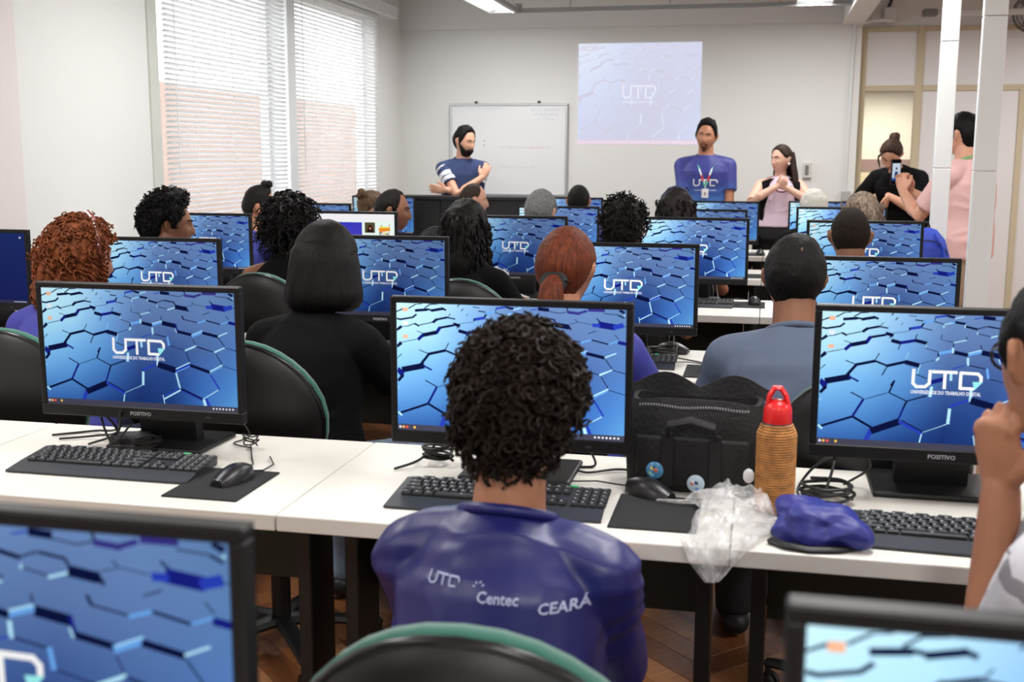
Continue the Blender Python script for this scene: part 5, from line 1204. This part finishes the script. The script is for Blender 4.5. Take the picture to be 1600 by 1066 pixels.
def badge(x, z, cols, seed, rot):
    M = Matrix.Translation((x, -.0685, z)) @ Matrix.Rotation(R(90), 4, 'X')
    bd = G().lathe([(.0185, 0), (.0185, .003), (.014, .006), (0.001, .0066)], 20, M).build('badge', mat('badge_'+cols[0], cols[1], .25), bg, True)
    rn = random.Random(seed)
    for k, c in enumerate(cols[2]):
        a = k*1.9+rot; r = .008*(k % 3)/2+.003
        G().ball((x+r*math.cos(a), -.0745, z+r*math.sin(a)), (.0055-.0004*k, .0012, .0048), 1).build('badge_print', mat('badge_%s_%d' % (cols[0], k), c, .4), bd)
badge(-.075, .052, ('blue', (.30, .55, .72), [(.85, .45, .25), (.90, .80, .45), (.45, .70, .85), (.75, .35, .25), (.20, .35, .55), (.60, .75, .60)]), 1, .5)
badge(.012, .030, ('pale', (.72, .80, .86), [(.25, .35, .50), (.80, .45, .45), (.35, .55, .75), (.30, .30, .35), (.9, .9, .9)]), 2, 1.2)
G().ball((.12, -.068, .055), (.012, .004, .016), 2).build('white_tag', PRINTW, bg, True)
# jute bottle
bt = thing('bottle', 'jute wrapped bottle with a bright red cap on the desk', 'bottle', (.0395, 2.285, DZ))
JUTE = mat('jute_cord', (.72, .50, .28), .9, vary=.3, vscale=60, bump=.4, bscale=300)
G().lathe([(.034, 0), (.036, .004), (.036, .165), (.030, .182), (.024, .19)], 24).build('flask', mat('flask_dark', (.15, .15, .16), .4), bt, True, 50)
hel = []
NT = 34
for i in range(NT*18+1):
    t = i/18; z = .004+.0052*t; r = .0375 if z < .162 else .0375-.45*(z-.162); hel.append((r*math.cos(i*2*math.pi/18), r*math.sin(i*2*math.pi/18), z))
G().tube(hel, .0030, 5).build('jute_wrap', JUTE, bt, True, 80)
RED = mat('red_cap', (.88, .12, .12), .35)
cap = G().lathe([(.0275, .183), (.0285, .187), (.0275, .212), (.024, .222), (.015, .230), (.002, .232)], 24).build('cap', RED, bt, True, 40)
G().tube([(-.020, 0, .215), (-.017, 0, .238), (-.008, 0, .254), (.004, 0, .254), (.014, 0, .240), (.021, 0, .215)], [(.013, .0055)]*6, 10, side=(0, 1, 0)).build('cap_loop', RED, cap, True)
# clear plastic bag hanging over the edge
PLM = bpy.data.materials.new('clear_plastic'); PLM.use_nodes = True; nt = PLM.node_tree; b = nt.nodes['Principled BSDF']
b.inputs['Base Color'].default_value = C(.90, .90, .90); b.inputs['Roughness'].default_value = .22; b.inputs['Specular IOR Level'].default_value = .8
tc = nt.nodes.new('ShaderNodeTexCoord'); n = nt.nodes.new('ShaderNodeTexNoise'); n.inputs['Scale'].default_value = 28; n.inputs['Detail'].default_value = 5
mr = nt.nodes.new('ShaderNodeMapRange'); mr.inputs['From Min'].default_value = .35; mr.inputs['From Max'].default_value = .7; mr.inputs['To Min'].default_value = .12; mr.inputs['To Max'].default_value = .55
bp_ = nt.nodes.new('ShaderNodeBump'); bp_.inputs['Strength'].default_value = .4; bp_.inputs['Distance'].default_value = .01
nt.links.new(tc.outputs['Object'], n.inputs['Vector']); nt.links.new(n.outputs['Fac'], mr.inputs['Value']); nt.links.new(mr.outputs[0], b.inputs['Alpha']); nt.links.new(n.outputs['Fac'], bp_.inputs['Height']); nt.links.new(bp_.outputs[0], b.inputs['Normal'])
def crumple(name, lab, path, halfw, hump, amp, seed, mt, n=34):
    """a crumpled film following path [(x,y,z)] with half widths; two leaves joined round the rim"""
    def at(v):
        q = v*(len(path)-1); i = min(int(q), len(path)-2); f = q-i; f = f*f*(3-2*f)
        return Vector(path[i]).lerp(Vector(path[i+1]), f), halfw[i]*(1-f)+halfw[i+1]*f, hump[i]*(1-f)+hump[i+1]*f
    def leaf(k):
        rows = []
        for i in range(n):
            v = i/(n-1); c, hw, hh = at(v); c2, _, _ = at(min(1, v+.02)); c1, _, _ = at(max(0, v-.02)); t = (c2-c1).normalized()
            sd = Vector((t.y, -t.x, 0)); sd = sd.normalized() if sd.length > .2 else Vector((1, 0, 0)); sd = Vector((abs(sd.x) if abs(sd.x) > .3 else 1, sd.y if abs(sd.x) > .3 else 0, 0)).normalized(); up = sd.cross(t); up = up if up.z > 0 or abs(up.z) < .2 and up.y < 0 else -up
            row = []
            for j in range(n):
                u = -1+2*j/(n-1); p = c+sd*(hw*u*(1+.15*noise.noise(Vector((u*2, v*3, seed)))))
                h = hh*(1-abs(u)**2.2)**.7*(1 if k else .12)
                q = Vector((u*2.3+seed, v*4.5, k*3)); rdg = (1-2*abs(noise.noise(q)))*.6+(1-2*abs(noise.noise(q*2.3)))*.4
                p = p+up*(h*(.75+.5*rdg)+(amp*max(0, rdg) if k else .0015))
                row.append(p)
            rows.append(row)
        return rows
    a, b_ = leaf(1), leaf(0); g = G()
    g.loft([ra+rb[::-1] for ra, rb in zip(a, b_)], caps=(True, True))
    o = g.build(name, mt, None, True, 80); return o
o_ = crumple('plastic_bag', '', [(-.19, 2.275, DZ+.008), (-.12, 2.26, DZ+.010), (-.035, 2.22, DZ+.012), (-.03, 2.12, DZ+.012), (-.06, 2.035, DZ+.012), (-.067, 2.005, DZ-.012), (-.070, 1.995, DZ-.05)], [.008, .028, .075, .085, .070, .048, .012], [.012, .03, .055, .04, .018, .010, .004], .012, 3.3, PLM)
tag(o_, 'crumpled clear plastic bag hanging over the desk edge beside the jute bottle', 'bag')
o_ = crumple('plastic_bag', '', [(-1.31, 5.42, DZ+.004), (-1.28, 5.46, DZ+.01), (-1.22, 5.48, DZ+.01), (-1.14, 5.50, DZ+.006)], [.01, .06, .07, .02], [.05, .12, .10, .03], .02, 7.1, PLM, 22)
tag(o_, 'small clear plastic bag on the desk below the monitor with the large logo, fourth row', 'bag')
# blue pouch with black strap
def blob(name, c, r, seed, amp, m, lab, cat, rz=0, sub=5):
    b = bmesh.new(); bmesh.ops.create_icosphere(b, subdivisions=sub, radius=1)
    for v in b.verts:
        p = v.co.copy(); q = Vector((p.x*.9+seed, p.y*1.6, p.z*.8)); f = 1+amp*(noise.noise(q)*1.1+(1-2*abs(noise.noise(q*1.6)))*.22+(1-2*abs(noise.noise(q*3.1)))*.07)
        z = p.z*r[2]*f; v.co = Vector((p.x*r[0]*f, p.y*r[1]*f, max(z, -r[2]*.55)+r[2]*.55))
    return tag(G().bm(b).build(name, m, None, True, 180, loc=c, rz=rz), lab, cat)
blob('cloth_pouch', (.118, 2.125, DZ+.004), (.080, .066, .044), 2.7, .42, mat('blue_nylon', (.15, .17, .50), .5, bump=.1, bscale=60), 'crumpled royal blue cloth pouch in front of the right keyboard', 'pouch', R(-20))
tag(G().tube([(.035, 2.085, DZ+.006), (.06, 2.06, DZ+.007), (.10, 2.05, DZ+.006), (.15, 2.06, DZ+.006), (.19, 2.085, DZ+.006)], (.006, .012), 8, side=(0, 0, 1)).build('black_strap', BLACKP, None, True), 'black strap lying along the front of the blue pouch', 'strap')
blob('face_mask', (-1.245, 3.775, DZ+.002), (.05, .06, .016), 5.2, .25, mat('teal_cloth', (.52, .72, .70), .8, bump=.1), 'folded pale teal cloth on the desk by the elbow of the woman in black', 'cloth', R(15), 4)
# blue backpack on the fourth row desk
bk_ = thing('backpack', 'bright blue backpack beside the monitor before the buzz cut man', 'backpack', (.735, 5.69, DZ), R(8))
BP = mat('backpack_blue', (.13, .24, .66), .6, bump=.15, bscale=60)
rings = []
for z, hx, hy, yo in ((0, .10, .045, 0), (.02, .12, .058, 0), (.12, .13, .065, 0), (.24, .125, .06, .004), (.32, .10, .05, .008), (.365, .06, .03, .012), (.375, .03, .015, .012)):
    rings.append([(hx*math.copysign(abs(math.cos(a))**.7, math.cos(a))*(1+.03*math.sin(4*a+z*20)), hy*math.copysign(abs(math.sin(a))**.7, math.sin(a))*(1+.06*math.sin(3*a+z*25))+yo, z) for a in (2*math.pi*j/28 for j in range(28))])
G().loft(rings).build('pack_body', BP, bk_, True, 60)
G().loft([[(x*.72, y*.4-.045, z*.52+.02) for x, y, z in r] for r in rings]).build('front_pocket', BP, bk_, True, 60)
G().tube([(-.03, .012, .365), (-.02, .012, .40), (.02, .012, .40), (.03, .012, .365)], (.004, .010), 8).build('top_handle', BLACKP, bk_, True)
for sx in (-.07, .07): G().tube([(sx*.6, -.02, .34), (sx, -.07, .28), (sx*1.1, -.078, .15), (sx*1.15, -.055, .05)], (.005, .016), 8, side=(1, 0, 0)).build('strap', BP, bk_, True)
G().tube([(.095*math.sin(R(a)), -.064-.004, .24+.08*math.cos(R(a))) for a in range(-80, 81, 20)], .003, 6).build('zipper', mat('zip_dark', (.05, .07, .2), .5), bk_, True)
# cardboard scrap and papers behind the legs of the second row
tag(G().box((-.05, -.03, 0), (.05, .03, .006), .001).build('paper_stack', mat('paper_pinkish', (.78, .70, .68), .8), None, loc=(-1.47, 2.58, DZ), rz=R(12)), 'small pile of pinkish papers behind the left monitor', 'paper')
